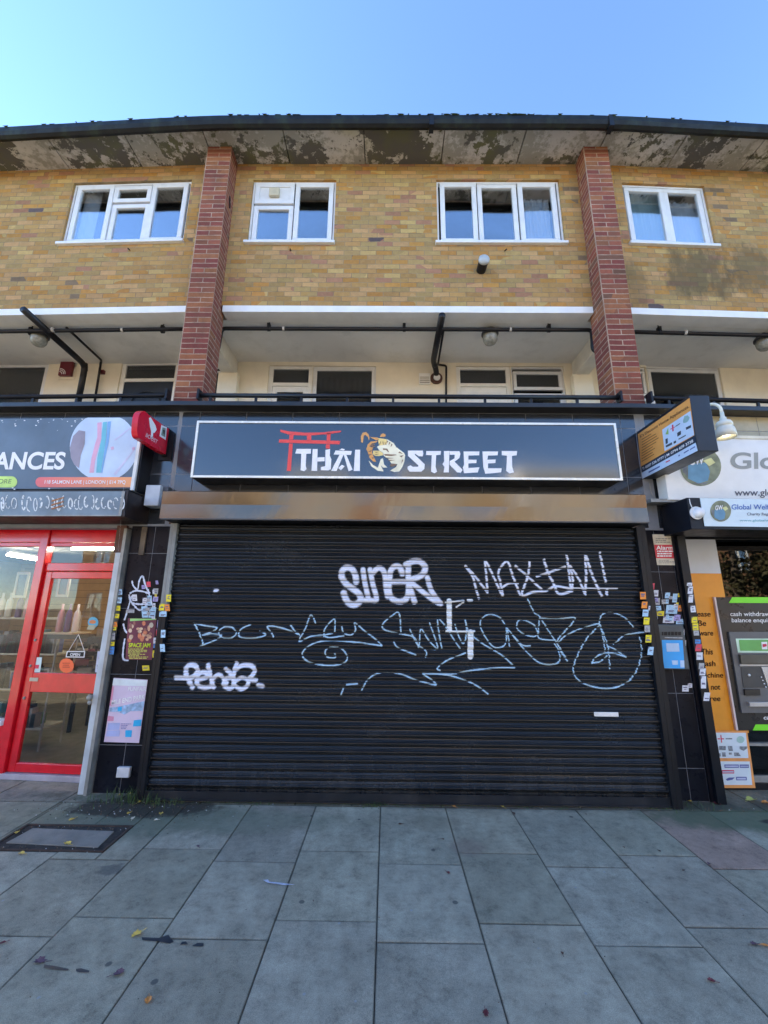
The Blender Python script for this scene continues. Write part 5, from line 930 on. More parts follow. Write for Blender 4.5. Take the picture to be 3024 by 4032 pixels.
mb = MB(); mb.box(3.1, 9.0, 8.0, 8.1, 0, 2.9); mb.box(3.06, 3.10, 4.86, 8.1, 0, 2.9); mb.box(3.1, 9.0, 4.86, 8.1, 2.7, 2.8); mb.build('room', DARK, rf)
mb = MB(); p0, p1, p2 = RW(B7(720, 212)), RW(B7(1066, 212)), RW(B7(778, 598)); p3 = RW(B8(1050, 820)); xo0 = (p0.x+p3.x)/2-.02; xo1 = RW(B7(1125, 598)).x
ow = thing('window_vinyl', 'tall orange strip with white top and cash machine warning words on the right shop window', 'window sign', (xo0, YRW, .5))
mb = MB(); mb.box(xo0, xo1, YRW+.0, YRW+.015, p2.z, p0.z); mb.build('white_top', M('milky_white_vinyl', (.62, .66, .74), .4, var=.1, vs=2), ow)
mb = MB(); mb.box(xo0, xo1, YRW+.0, YRW+.015, p3.z, p2.z-.001); mb.build('orange_strip', M('orange_window_vinyl', (.84, .33, .02), .45, var=.06), ow)
BRP = M('black_print', (.008, .006, .008), .7, spec=.1); wo = Vector((0, -.003, 0))
for s_, x0_, x1_, yb, yt_ in (('ease', 238, 432, 470, 412), ('Be', 250, 368, 605, 525), ('ware', 265, 470, 745, 688), ('This', 300, 465, 1020, 935), ('ash', 352, 503, 1190, 1130), ('chine', 385, 615, 1355, 1300), ('not', 440, 572, 1530, 1470), ('ree', 425, 575, 1695, 1640)):
    text(s_, RW(E3(x0_, yb)), RW(E3(x1_, yb)), RW(E3(x0_, yt_)), BRP, ow, bold=.012, off=wo, cap=s_ in ('Be', 'This'))
mb = MB(); ga, gb_ = RW(E3(497, 190)), RW(E3(790, 2110)); xg = (ga.x+gb_.x)/2
mb.box(xg-.02, xg-.002, YRW-.03, YRW-.004, gb_.z, ga.z); mb.build('white_edge', M('pinkish_trim', (.7, .58, .55), .4), ow)
am = thing('cash_machine', 'black and grey cash machine with green stripes set in the right shop window', 'cash machine', (xg+.4, YRW, .55)); az0, az1 = gb_.z-.002, ga.z
AB = M('atm_black', (.02, .02, .02), .3, var=.2); AG = M('atm_grey', (.13, .13, .13), .45, var=.1); AGR = M('atm_green', (.22, .80, .02), .4, var=.03); SIL = M('atm_silver', (.5, .5, .5), .35, me=.5)
mb = MB(); mb.box(xg, 5.2, YRW-.025, YRW+.05, az0, az1); mb.build('surround', AB, am, bev=.004)
AW = lambda q: P(q, YRW-.025); ao = Vector((0, -.003, 0))
polys(E3, [[(745, 190), (1330, 190), (1330, 275), (695, 272)]], AW, ao, am, 'green_stripe', AGR); polys(E3, [[(1085, 2035), (1400, 2035), (1400, 2122), (1040, 2122)]], AW, ao, am, 'green_stripe', AGR)
text('cash withdrawals', AW(E3(718, 462)), AW(E3(1385, 462)), AW(E3(718, 400)), WHV, am, bold=.008, off=ao); text('balance enquiries', AW(E3(738, 552)), AW(E3(1400, 552)), AW(E3(738, 492)), WHV, am, bold=.008, off=ao)
text('ca', AW(E3(1200, 1962)), AW(E3(1290, 1962)), AW(E3(1200, 1920)), WHV, am, bold=.02, off=ao, cap=False)
fa, fb = AW(E3(680, 690)), AW(E3(860, 1860)); mb = MB(); mb.prism([tuple(AW(E3(*p))+Vector((0, -.02, 0))) for p in ((680, 692), (1600, 692), (1640, 1862), (868, 1862))][::-1], (0, .019, 0)); mb.build('fascia', AG, am)
AF = lambda q: P(q, YRW-.045)
polys(E3, [[(795, 790), (1400, 790), (1420, 995), (828, 992)]], AF, ao, am, 'card_panel', M('pale_green_edge', (.6, .8, .62), .4)); polys(E3, [[(840, 808), (1400, 808), (1420, 968), (858, 966)]], AF, ao*2, am, 'card_panel_print', M('atm_leaf_green', (.14, .42, .10), .4)); polys(E3, [[(1160, 840), (1245, 835), (1250, 945), (1170, 945)]], AF, ao*3, am, 'card_print', WHV); polys(E3, [[(1175, 870), (1230, 865), (1238, 900), (1180, 915)]], AF, ao*4, am, 'card_print', RDV)
mb = MB(); 
def ap(pts, dep, m_, nm): 
    b_ = MB(); b_.prism([tuple(AF(E3(*p))+Vector((0, -dep, 0))) for p in pts][::-1], (0, dep-.001, 0)); return b_.build(nm, m_, am, bev=.002)
ap([(835, 1020), (1400, 1020), (1410, 1150), (850, 1150)], .03, M('atm_brown', (.10, .085, .06), .5), 'screen_hood'); ap([(845, 1160), (1410, 1165), (1412, 1188), (850, 1186)], .012, SIL, 'trim_bar')
ap([(870, 1205), (1150, 1200), (1250, 1500), (905, 1500)], .006, M('atm_dark', (.05, .05, .05), .4), 'screen'); ap([(1160, 1200), (1450, 1200), (1450, 1500), (1262, 1500)], .012, SIL, 'keypad_plate'); ap([(905, 1520), (1130, 1520), (1140, 1610), (918, 1610)], .02, AB, 'card_slot'); ap([(960, 1705), (1450, 1705), (1450, 1768), (975, 1768)], .03, SIL, 'cash_tray')
mb = MB(); c_ = AF(E3(980, 1320)); mb.lathe((c_.x, c_.y-.004, c_.z), [(.012, 0), (.014, -.01), (.004, -.014)], (0, 1, 0), 12); mb.build('camera', SIL, am)
for i in range(4): c_ = AF(E3(1150+i*22, 1345+i*48)); mb = MB(); mb.box(c_.x-.004, c_.x+.007, c_.y-.018, c_.y-.013, c_.z-.005, c_.z+.005); mb.build('button', WHV, am)
def poster(z, quad, Y, nm, lab, cat, mat, dep=.004):
    pl = lambda q: P(q, Y); p = [pl(z(*c)) for c in quad]; o_ = thing(nm, lab, cat, ((p[2]+p[3])/2)); b_ = MB(); b_.prism([tuple(v) for v in reversed(p)], (0, dep, 0)); b_.build('sheet', mat, o_); return o_, pl
pb, pl = poster(E4, [(225, 185), (1100, 185), (1325, 1720), (455, 1720)], YRW-.02, 'window_poster', 'white two panel poster edged in orange, low in the corner of the right shop window', 'poster', M('orange_print_edge', (.85, .36, .10), .5))
polys(E4, [[(240, 235), (1060, 240), (1130, 915), (330, 915)], [(345, 1000), (1165, 1005), (1235, 1635), (430, 1635)]], pl, o1*.7, pb, 'panel', M('poster_white', (.70, .80, .86), .5, var=.04))
polys(E4, [[(375, 300), (400, 298), (425, 500), (400, 502)], [(300, 385), (372, 385), (376, 412), (303, 412)], [(405, 385), (470, 385), (473, 412), (410, 412)]], pl, o2, pb, 'red_cross_print', RDV)
polys(E4, [disc(E4, 915, 420, 105, 95, 14)], pl, o1*1.2, pb, 'print', M('mint_print', (.38, .60, .55), .5)); polys(E4, [[(515, 378), (690, 378), (692, 412), (520, 412)], [(570, 590), (690, 590), (715, 725), (600, 725)], [(890, 600), (1090, 600), (1090, 650), (1000, 720), (890, 670)], [(310, 785), (380, 785), (385, 870), (320, 870)], [(415, 760), (510, 760), (525, 875), (430, 875)], [(600, 765), (680, 765), (685, 820), (605, 820)], [(740, 765), (860, 765), (925, 860), (745, 860)], [(340, 590), (520, 590), (520, 700), (340, 700)]], pl, o2, pb, 'print', M('grey_print', (.22, .25, .28), .5, var=.6, vs=40))
NVP = M('navy_print', (.10, .13, .40), .5); polys(E4, [[(480, 1085), (865, 1085), (870, 1175), (490, 1175)], [(890, 1085), (1135, 1085), (1140, 1175), (895, 1175)], [(790, 1415), (1075, 1415), (1085, 1508), (800, 1508)], [(515, 1480), (600, 1435), (760, 1430), (700, 1490), (560, 1520)]], pl, o2, pb, 'print', NVP)
polys(E4, [[(405, 1235), (740, 1235), (745, 1325), (415, 1325)]], pl, o2, pb, 'print', RDV); polys(E4, [[(500, 1110), (850, 1110), (852, 1150), (505, 1150)], [(905, 1115), (1120, 1115), (1123, 1145), (908, 1145)], [(815, 1440), (1050, 1440), (1055, 1485), (820, 1485)], [(425, 1265), (725, 1262), (728, 1298), (430, 1300)]], pl, o3, pb, 'print', M('pale_lilac_print', (.55, .6, .8), .5))
# grey-black return trim of the right shop beside the orange strip
sgd = thing('shutter_guide', 'black vertical shutter guide speckled with stickers between pillar and orange window strip', 'shutter guide', (3.2, 4.45, 0))
gx = P(B8(1155, 1600), 4.40).x; mb = MB(); mb.box(gx-.085, gx, 4.36, 4.66, 0, 2.53); mb.build('channel', M('guide_black', (.006, .008, .012), .35, var=.3, spec=.3), sgd, bev=.003)
mb = MB(); mb.box(PRX1+.002, gx-.087, 4.40, 4.62, 0, 2.53); mb.build('filler', M('filler_black', (.006, .006, .01), .4, spec=.2), sgd)
print('guide x', gx, PRX1)
# ---------------------------------------------------------------- stickers, posters and boxes on the two pillars
SC_ = {'w': M('sticker_white', (.68, .70, .76), .5, var=.12, vs=60), 'y': M('sticker_yellow', (.80, .66, .02), .5, var=.15, vs=50), 'o': M('sticker_orange', (.85, .27, .03), .5, var=.12, vs=50), 'b': M('sticker_blue', (.06, .25, .62), .5, var=.3, vs=50), 'c': M('sticker_cyan', (.40, .62, .80), .5, var=.2, vs=60), 'r': M('sticker_red', (.72, .06, .10), .5), 'l': M('sticker_lilac', (.38, .34, .66), .5, var=.4, vs=60), 'g': M('sticker_grey', (.40, .41, .42), .5, var=.3, vs=60)}
INK = M('sticker_ink', (.16, .14, .22), .6)
def stickers(z, lst, Y, par):
    for (x, y, w, h, c) in lst:
        t_ = random.uniform(-.12, .12); sk = -w*.0
        q = [(x+t_*h, y), (x+w+t_*h, y+t_*w*.3), (x+w-t_*h*.2, y+h+t_*w*.3), (x-t_*h*.2, y+h)]
        m_ = MB(); yo = Y-random.uniform(.0012, .004); m_.poly([P(z(*p), yo) for p in reversed(q)])
        for k in range(random.choice([1, 2, 3])):
            a = random.uniform(.2, .75); b_ = a+random.uniform(.07, .14); u0_, u1_ = random.uniform(.1, .3), random.uniform(.6, .9)
            f = lambda u, v: (q[0][0]*(1-u)*(1-v)+q[1][0]*u*(1-v)+q[2][0]*u*v+q[3][0]*(1-u)*v, q[0][1]*(1-u)*(1-v)+q[1][1]*u*(1-v)+q[2][1]*u*v+q[3][1]*(1-u)*v)
            yk = yo-.0008-.0004*k; m_.poly([P(z(*f(u0_, b_)), yk), P(z(*f(u1_, b_)), yk), P(z(*f(u1_, a)), yk), P(z(*f(u0_, a)), yk)], 1)
        if random.random() < .35: m_.poly([P(z(*f(.02, .3)), yo-.0031), P(z(*f(.3, .02)), yo-.0031), P(z(*f(.02, .02)), yo-.0031)], 1)
        m_.build('sticker', [SC_[c], INK], par)
stickers(B5, [(1368, 570, 38, 48, 'r'), (1425, 632, 48, 55, 'g'), (1425, 708, 48, 46, 'l'), (1378, 700, 40, 45, 'c'), (1325, 800, 58, 105, 'c'), (1388, 805, 60, 100, 'c'), (1175, 828, 78, 32, 'g'), (1465, 930, 56, 75, 'l'), (1520, 930, 45, 68, 'g'), (1235, 690, 45, 60, 'w'),
 (1455, 1010, 50, 65, 'r'), (1430, 1092, 72, 55, 'w'), (1424, 1152, 55, 35, 'b'), (1422, 1212, 50, 66, 'y'), (1330, 1352, 65, 48, 'y'), (1330, 720, 40, 50, 'w'), (1365, 755, 55, 38, 'c')], YT, pilL)
stickers(B5, [(1550, 690, 45, 66, 'y'), (1482, 775, 48, 62, 'y'), (1540, 782, 45, 62, 'o'), (1485, 845, 68, 50, 'c'), (1500, 1020, 42, 72, 'c'), (1495, 1152, 45, 72, 'c')], YS-.052, rs)
stickers(B5, [(1090, 640, 50, 52, 'c'), (1082, 715, 50, 55, 'c'), (1070, 793, 52, 48, 'y'), (1058, 868, 52, 42, 'y'), (1032, 945, 62, 48, 'o'), (1024, 992, 60, 30, 'y'), (1022, 1045, 50, 66, 'g'), (1012, 1130, 54, 38, 'y'), (996, 1175, 66, 72, 'b')], 4.384, lp)
stickers(B7, [(310, 712, 55, 70, 'r'), (358, 790, 52, 72, 'w'), (295, 882, 70, 48, 'l'), (372, 880, 55, 78, 'g'), (450, 898, 80, 50, 'g'), (485, 818, 58, 65, 'c'), (570, 830, 52, 100, 'c'), (495, 958, 130, 100, 'c'), (632, 962, 52, 70, 'o'), (325, 972, 120, 52, 'c'), (392, 1028, 82, 54, 'y'), (315, 1075, 90, 48, 'w'), (462, 1085, 128, 78, 'w'), (585, 1070, 75, 70, 'l'), (612, 1120, 100, 58, 'c'), (695, 1232, 16, 70, 'w'), (712, 1362, 14, 62, 'w')], YT, pilR)
stickers(B8, [(408, 215, 34, 90, 'w'), (682, 285, 75, 70, 'w'), (745, 262, 52, 50, 'w')], YT, pilR)
stickers(B7, [(205, 812, 66, 84, 'o'), (218, 920, 64, 76, 'o'), (230, 1012, 66, 78, 'c'), (242, 1102, 66, 80, 'y'), (255, 1192, 62, 78, 'g'), (264, 1300, 66, 86, 'y'), (288, 1436, 64, 92, 'c'), (296, 970, 20, 50, 'w')], YS-.052, rs)
stickers(B7, [(735, 705, 60, 36, 'w'), (745, 748, 56, 84, 'w'), (752, 842, 52, 90, 'w'), (780, 970, 58, 74, 'w'), (790, 1095, 66, 68, 'y'), (803, 1170, 66, 78, 'y'), (815, 1252, 60, 56, 'g'), (828, 1352, 64, 48, 'b'), (832, 1405, 68, 80, 'r'), (846, 1500, 70, 84, 'w'), (870, 1620, 60, 70, 'g')], 4.359, sgd)
stickers(B8, [(880, 90, 66, 80, 'w'), (895, 180, 60, 140, 'w'), (925, 365, 66, 96, 'w')], 4.359, sgd)
for i in range(12): stickers(B7, [(random.uniform(300, 640)+i*6, 800+i*26+random.uniform(-10, 10), random.uniform(22, 52), random.uniform(26, 60), random.choice('wgclwcy'))], YT+.0012-.0028, pilR)
for i in range(9): stickers(B5, [(random.uniform(1290, 1470)-i*3, 560+i*42, random.uniform(18, 40), random.uniform(22, 44), random.choice('wgclwy'))], YT-.0022, pilL)
# graffiti scribble on the left pillar
mb = MB(); sb_pts = [[(1232, 560), (1240, 600), (1262, 630), (1285, 640), (1300, 560), (1330, 515), (1350, 580), (1372, 640), (1400, 680)], [(1210, 680), (1260, 655), (1330, 660), (1390, 680)], [(1205, 690), (1215, 740), (1250, 790), (1300, 835), (1340, 815), (1370, 785)], [(1230, 700), (1200, 800), (1180, 870), (1160, 930)], [(1380, 640), (1400, 720), (1420, 780)], [(1150, 960), (1165, 1020), (1190, 1050)], [(1165, 1100), (1150, 1200), (1150, 1290), (1200, 1305)], [(1230, 770), (1300, 780), (1380, 778)]]
for i, pts in enumerate(sb_pts):
    c3 = [P(B5(*p), YT-.0005-.0004*i) for p in catmull(pts, 5)]
    for a, b_ in zip(c3[:-1], c3[1:]):
        d = (b_-a).normalized(); n_ = Vector((-d.z, 0, d.x))*random.uniform(.006, .0105); mb.poly([a-n_, b_-n_, b_+n_, a+n_])
mb.build('graffiti_scrawl', M('white_marker', (.62, .68, .80), .6), pilL)
# rusty strip and conduit above on the left pillar
mb = MB(); p0, p1 = P(B5(1340, 0), YT-.01), P(B5(1395, 320), YT-.01); mb.box(p0.x, p0.x+.055, YT-.02, YT-.002, p1.z, 2.585); mb.build('rusty_strip', M('rust_strip', (.12, .09, .06), .8, var=.4, dirt=.5), pilL)
js_ = thing('junction_box', 'pale plastic junction box at the foot of the left tiled pillar', 'junction box', P(B6(1150, 1045), YT)); p0, p1 = P(B6(1098, 995), YT-.03), P(B6(1205, 1095), YT-.03); mb = MB(); mb.box(p0.x, p1.x, YT-.04, YT-.002, p1.z, p0.z); mb.build('case', M('pale_plastic', (.62, .64, .66), .4), js_, bev=.006)
eb = thing('meter_box', 'white rectangular electrical box above the left pillar beside the shutter housing', 'electrical box', P(B1(1320, 990), YT)); p0, p1 = P(B1(1275, 795), 4.28), P(B1(1375, 975), 4.28); mb = MB(); mb.box(p0.x, p1.x, 4.28, YT-.002, p1.z, p0.z); mb.build('case', M('grey_white_plastic', (.50, .55, .60), .4), eb, bev=.004)
mb = MB(); mb.box(p1.x+.002, p1.x+.06, 4.33, YT-.002, p1.z-.02, p0.z); mb.build('side_cover', M('dark_grey_cover', (.07, .08, .10), .4), eb)
# posters
po_, pl = poster(E6, [(325, 400), (1150, 410), (1010, 1610), (250, 1600)], YT-.003, 'film_poster', 'reddish wrestling style event poster with yellow print on the left pillar', 'poster', M('poster_maroon', (.16, .03, .06), .5, var=.3), .002)
polys(E6, [[(390, 410), (1145, 412), (1140, 440), (385, 485)]], pl, o1*.6, po_, 'header_band', M('poster_green', (.35, .70, .22), .5)); cr = []
for i in range(26): x, y = random.uniform(380, 1030), random.uniform(540, 1060); cr.append((x, y, random.uniform(28, 70), random.uniform(35, 90)))
for i, (x, y, a, b_) in enumerate(cr): polys(E6, [disc(E6, x-(y-500)*.09, y, a, b_, 9)], pl, o1*(.5+.05*i), po_, 'figure_print', M('poster_skin_%d' % (i % 4), [(.60, .34, .22), (.62, .20, .10), (.30, .12, .10), (.70, .52, .36)][i % 4], .5, var=.3, vs=30))
polys(E6, [disc(E6, 1010, 600, 62, 75, 16)], pl, o1*2.0, po_, 'print', M('poster_bone', (.62, .54, .42), .5))
text('SPACE JAM', pl(E6(350, 1240)), pl(E6(975, 1240)), pl(E6(365, 1120)), M('poster_lime', (.62, .75, .02), .5), po_, bold=.02, off=o1*2.1); slat_lines(E6, 330, 920, 1280, 1590, 8, pl, o1*2.1, po_, 'small_print', M('poster_lemon', (.60, .58, .12), .5), .3, .6)
pf, pl = poster(E5, [(295, 425), (1115, 470), (905, 2000), (55, 1975)], YT-.004, 'funfair_poster', 'pale pink and blue funfair poster low on the left pillar', 'poster', M('poster_pale_pink', (.72, .60, .76), .5, var=.08, vs=5), .002)
polys(E5, [[(290, 440), (1105, 485), (1085, 630), (262, 605)]], pl, o1*.5, pf, 'top_band', M('poster_ice', (.72, .80, .82), .5)); polys(E5, [[(262, 620), (300, 640), (245, 1100), (195, 1100)], [(160, 1340), (300, 1360), (290, 1470), (140, 1470)]], pl, o1*.5, pf, 'pink_band', M('poster_rose', (.75, .32, .48), .5))
polys(E5, [[(200, 1150), (600, 1080), (1045, 985), (1000, 1220), (700, 1230), (560, 1310), (400, 1250), (190, 1240)]], pl, o1*.6, pf, 'ride_picture', M('poster_sky', (.35, .52, .78), .5, var=.4, vs=25))
polys(E5, [[(395, 1140), (495, 1120), (490, 1225), (395, 1230)], [(580, 1690), (740, 1690), (725, 1855), (575, 1855)], [(785, 1450), (975, 1430), (955, 1590), (760, 1600)]], pl, o1*.9, pf, 'blue_patch', M('poster_cyan', (.02, .46, .85), .5))
polys(E5, [[(160, 1520), (450, 1510), (430, 1680), (130, 1690)], [(130, 1700), (450, 1690), (430, 1840), (110, 1840)]], pl, o1*.8, pf, 'lilac_patch', M('poster_periwinkle', (.42, .48, .78), .5))
text('FUNFAIR', pl(E5(640, 738)), pl(E5(1085, 745)), pl(E5(655, 640)), M('poster_text', (.85, .88, .92), .5), pf, bold=.02, off=o1*1.1); text('MILE END PARK', pl(E5(240, 1075)), pl(E5(1050, 930)), pl(E5(250, 965)), M('poster_text', (.8, .8, .8)), pf, bold=.02, off=o1*1.1)
slat_lines(E5, 470, 720, 1530, 1680, 4, pl, o1, pf, 'small_print', NVP, .1, .4)
pa, pl = poster(B7, [(342, 155), (575, 158), (620, 508), (398, 505)], YT-.005, 'alarm_notice', 'cream and red Alarm notice high on the right tiled pillar', 'notice', M('notice_cream', (.68, .62, .48), .5, var=.1, vs=20), .003)
polys(B7, [[(362, 274), (592, 276), (612, 432), (382, 428)]], pl, o1*.6, pa, 'red_band', M('notice_red', (.60, .03, .05), .45)); text('Alarm', pl(B7(385, 330)), pl(B7(580, 330)), pl(B7(382, 286)), WHV, pa, bold=.02, off=o1); slat_lines(B7, 392, 590, 342, 422, 3, pl, o1, pa, 'small_print', WHV, .1); slat_lines(B7, 372, 570, 200, 262, 3, pl, o1, pa, 'small_print', M('grey_print2', (.3, .28, .24), .5), .2); slat_lines(B7, 410, 600, 448, 492, 3, pl, o1, pa, 'small_print', M('grey_print3', (.3, .28, .24), .5), .2)
ib = thing('wall_unit', 'dark grey wall unit with a bright blue front plate on the right tiled pillar', 'wall unit', P(B7(560, 1680), YT)); p0, p1 = P(B7(392, 1180), YT-.06), P(B7(745, 1695), YT-.06); xa, xb = P(B7(415, 1430), YT-.06).x, P(B7(728, 1430), YT-.06).x
mb = MB(); mb.box(xa, xb, YT-.06, YT-.002, p1.z, p0.z); mb.build('housing', M('unit_grey', (.06, .075, .085), .4, var=.2), ib, bev=.008)
UB = lambda q: P(q, YT-.06); polys(B7, [[(448, 1358), (686, 1360), (708, 1682), (472, 1678)]], UB, o1, ib, 'blue_plate', M('unit_blue', (.03, .38, .85), .35, var=.08)); polys(B7, [[(495, 1395), (640, 1395), (650, 1490), (505, 1490)], [(655, 1590), (702, 1590), (706, 1670), (660, 1670)], [(560, 1590), (630, 1590), (630, 1640), (570, 1640)]], UB, o2, ib, 'print', M('unit_pale', (.45, .62, .82), .4)); slat_lines(B7, 445, 680, 1265, 1310, 1, UB, o1, ib, 'vent_slot', BLACKM, .1, .9); polys(B7, [[(480, 1325), (685, 1330), (685, 1340), (482, 1335)]], UB, o1, ib, 'light_line', SC_['g'])
# ================================================================== BALCONY: RAILINGS, PIPES, LAMPS, NOTICES
for (xa, xb, lab) in ((-9.3, -2.64, 'black balcony handrail over the left shop'), (-2.26, 2.74, 'black balcony handrail above the THAI STREET sign'), (3.10, 9.3, 'black balcony handrail behind the orange projecting sign')):
    rl = thing('balcony_railing', lab, 'railing', ((xa+xb)/2, 4.5, 4.03), 'balcony handrails'); m_ = MB(WB); yr = 4.47
    pth = [(xa, yr, 4.205), (max(xa, min(XL, xb)), yr, 4.205), (min(xb, max(XR, xa)), yr, 4.205), (xb, yr, 4.205)]; pth = [p for i, p in enumerate(pth) if i == 0 or abs(p[0]-pth[i-1][0]) > .01]
    m_.tube(pth, .027, 10); m_.build('top_rail', BLACKM, rl, smooth=True)
    x = -.07-tw*40
    while x < xb:
        if x > xa+.05: m_ = MB(WB); m_.box(x-.014, x+.014, yr-.012, yr+.012, 4.03, 4.182); m_.build('post', BLACKM, rl)
        x += .545
    m_ = MB(WB)
    for xx in (xa, xb):
        if abs(xx) < 9: m_ = MB(WB); m_.box(xx-.012, xx+.012, yr-.05, yr+.05, 4.14, 4.27); m_.build('wall_plate', BLACKM, rl)
YP_ = 5.02; zp = P((829, 711), YP_).z; BI = lambda q, Y: P(q, Y, WB)
def pipe(name, lab, runs, clips=(), white=()):
    t_ = thing(name, lab, 'pipe', Vector(runs[0][0][0])); 
    for pts, r in runs: m_ = MB(); m_.tube(bent(pts, r*2.2) if len(pts) > 2 else pts, r, 12); m_.build('pipe', BLACKP, t_, smooth=True)
    for p in clips: m_ = MB(); m_.box(p[0]-.02, p[0]+.02, p[1]-.03, p[1]+.03, p[2]+.028, p[2]+.075); m_.tube([(p[0]-.02, p[1], p[2]), (p[0]+.02, p[1], p[2])], .036, 12); m_.tube([(p[0], p[1], p[2]+.07), (p[0], p[1]+.02, ZC)], .008, 6); m_.build('pipe_clip', BLACKM, t_)
    for p in white: m_ = MB(); m_.tube([(p[0]-.014, p[1], p[2]), (p[0]+.014, p[1], p[2])], .0325, 12); m_.build('sealed_joint', M('joint_sealant', (.5, .48, .44), .7), t_)
    return t_
e = [P(c, YP_) for c in ((452, 756), (471, 757), (479, 711), (1278, 711), (1281, 758), (1300, 762))]; e = [(p.x, YP_, p.z) for p in e]; e[2] = (e[2][0], YP_, zp); e[3] = (e[3][0], YP_, zp)
pipe('waste_pipe', 'long black waste pipe with end elbows under the middle bay ceiling', [(e, .027)], [(P((q, 705), YP_).x, YP_, zp) for q in (581, 873, 1185)], [(P((q, 708), YP_).x, YP_, zp) for q in (613, 1102)])
pipe('waste_pipe', 'black waste pipe crossing the balcony ceiling of the left bay', [([(-9.2, 5.2, zp), (-2.68, 5.03, zp)], .027)], [(P((q, 700), 5.08).x, 5.05+.03*(-2.42-P((q, 700), 5.08).x), zp) for q in (63, 354)], [(P((q, 706), 5.06).x, 5.06, zp) for q in (116, 266)])
pipe('waste_pipe', 'black waste pipe crossing the balcony ceiling of the right bay', [([(3.10, 5.05, zp), (9.2, 5.25, zp)], .027)], [(P((1422, 703), 5.06).x, 5.06, zp)], [(P((1479, 711), 5.07).x, 5.07, zp)])
a = P(A5(1207, 150), 4.72); b_ = P(A5(1148, 450), 5.80); c_ = P(A5(1168, 500), 5.95); d_ = P(A5(1168, 540), YIN-.02)
pipe('soil_pipe', 'thick black soil pipe slanting from the beam to the rear wall, middle bay', [([a, b_, c_, d_], .045)])
mb = MB(); mb.lathe(tuple(P(A5(1168, 562), YIN)), [(.10, 0), (.10, -.03), (.07, -.035), (.07, -.012)], (0, 1, 0), 20); o_ = mb.build('pipe_collar', M('rusty_collar', (.09, .04, .03), .7), None, loc=tuple(P(A5(1168, 562), YIN))); tag(o_, 'round dark collar where the thick soil pipe meets the cream wall', 'pipe collar')
mb = MB(); mb.lathe(tuple(P(A5(1172, 555), YIN-.04)), [(.055, 0), (.055, -.02), (.001, -.021)], (0, 1, 0), 16); o_ = mb.build('pipe_stub', WHITE, None, loc=tuple(P(A5(1172, 555), YIN-.04))); tag(o_, 'white plastic stub inside the dark pipe collar', 'pipe stub')
pipe('overflow_pipe', 'thin black pipe turning down the cream wall in the middle bay', [([P(A5(1215, 250), 5.02), P(A5(1180, 462), 5.95), P(A5(1182, 470), YIN-.04), P(A5(1233, 476), YIN-.04), P(A5(1232, 760), YIN-.04)], .016)])
pipe('soil_pipe', 'thick black soil pipe slanting down across the left bay to the balcony floor', [([BI(A4(150, 112), 4.60), BI(A4(548, 470), 5.85), BI(A4(548, 500), 5.9), BI(A4(505, 720), 5.92)], .045)])
pipe('overflow_pipe', 'thin black pipe slanting beside the thick one in the left bay', [([BI(A4(432, 232), 5.05), BI(A4(655, 440), 5.95), BI(A4(655, 450), 6.02), BI(A4(612, 720), 6.05)], .018)])
GLB = None
def ceil_lamp(q, lab):
    c_ = P(q, 5.14, WB); c_ = Vector((c_.x, c_.y, ZC)); l_ = thing('ceiling_lamp', lab, 'lamp', c_, 'balcony ceiling lamps')
    m_ = MB(); m_.lathe(tuple(c_), [(.065, 0), (.07, -.025), (.035, -.05), (.035, -.09), (.09, -.11), (.118, -.15), (.12, -.175)], n=26); m_.build('canopy', M('dark_lamp_metal', (.05, .05, .055), .5), l_, smooth=True)
    m_ = MB(); m_.lathe(tuple(c_), [(.10, -.176), (.105, -.22), (.098, -.27), (.075, -.31), (.04, -.33), (.001, -.335)], n=26); m_.build('glass_bowl', M('ribbed_glass', (.26, .26, .22), .2, var=.3, vs=30), l_, smooth=True)
ceil_lamp((1058, 716), 'round glass bowl lamp on the balcony ceiling of the middle bay'); ceil_lamp((88, 716), 'round glass bowl lamp behind the slanting pipe in the left bay'); ceil_lamp((1648, 724), 'round glass bowl lamp at the right edge, right bay')
p0, p1 = P((905, 807.6), YIN), P((929.7, 831), YIN); o_ = thing('vent_grille', 'small cream louvred vent on the rear balcony wall beside the pipe collar', 'vent', (p0.x, YIN, p1.z)); mb = MB(); mb.box(p0.x, p1.x, YIN-.02, YIN-.001, p1.z, p0.z); mb.build('plate', BW, o_)
mb = MB()
for i in range(4): z = p1.z+.02+i*.033; mb.box(p0.x+.015, p1.x-.015, YIN-.024, YIN-.0205, z, z+.01)
mb.build('louvre', M('vent_dark', (.2, .17, .12), .7), o_)
p0, p1 = BI(A4(400, 450), YIN-.05), BI(A4(460, 542), YIN-.05); yy = YIN+bend(p0.x, WB); o_ = thing('alarm_box', 'dark red burglar alarm box with white arcs on a cream backplate, left bay', 'alarm box', (p0.x, yy, p1.z)); mb = MB(); mb.box(p0.x-.03, p1.x+.04, yy-.02, yy-.001, p1.z-.05, p0.z-.1); mb.build('backplate', CREAM, o_)
mb = MB(); mb.box(p0.x, p1.x, yy-.07, yy-.021, p1.z, p0.z); mb.build('case', M('maroon_plastic', (.14, .01, .02), .35), o_, bev=.004)
for k, r in enumerate((.045, .075, .10)): mb = MB(); mb.tube([(p0.x+.02+r*cos(t), yy-.073, p1.z+.02+r*sin(t)) for t in [pi/2*i/8 for i in range(9)]], .006, 6); mb.build('white_arc', WHV, o_)
p0 = BI(A4(660, 518), YIN-.03); mb = MB(); mb.box(p0.x-.04, p0.x+.04, p0.y-.02, p0.y+.028, p0.z-.03, p0.z+.03); o_ = mb.build('call_box', M('maroon_plastic'), None, loc=tuple(p0)); tag(o_, 'tiny dark red box beside the thin pipe in the left bay', 'alarm box')
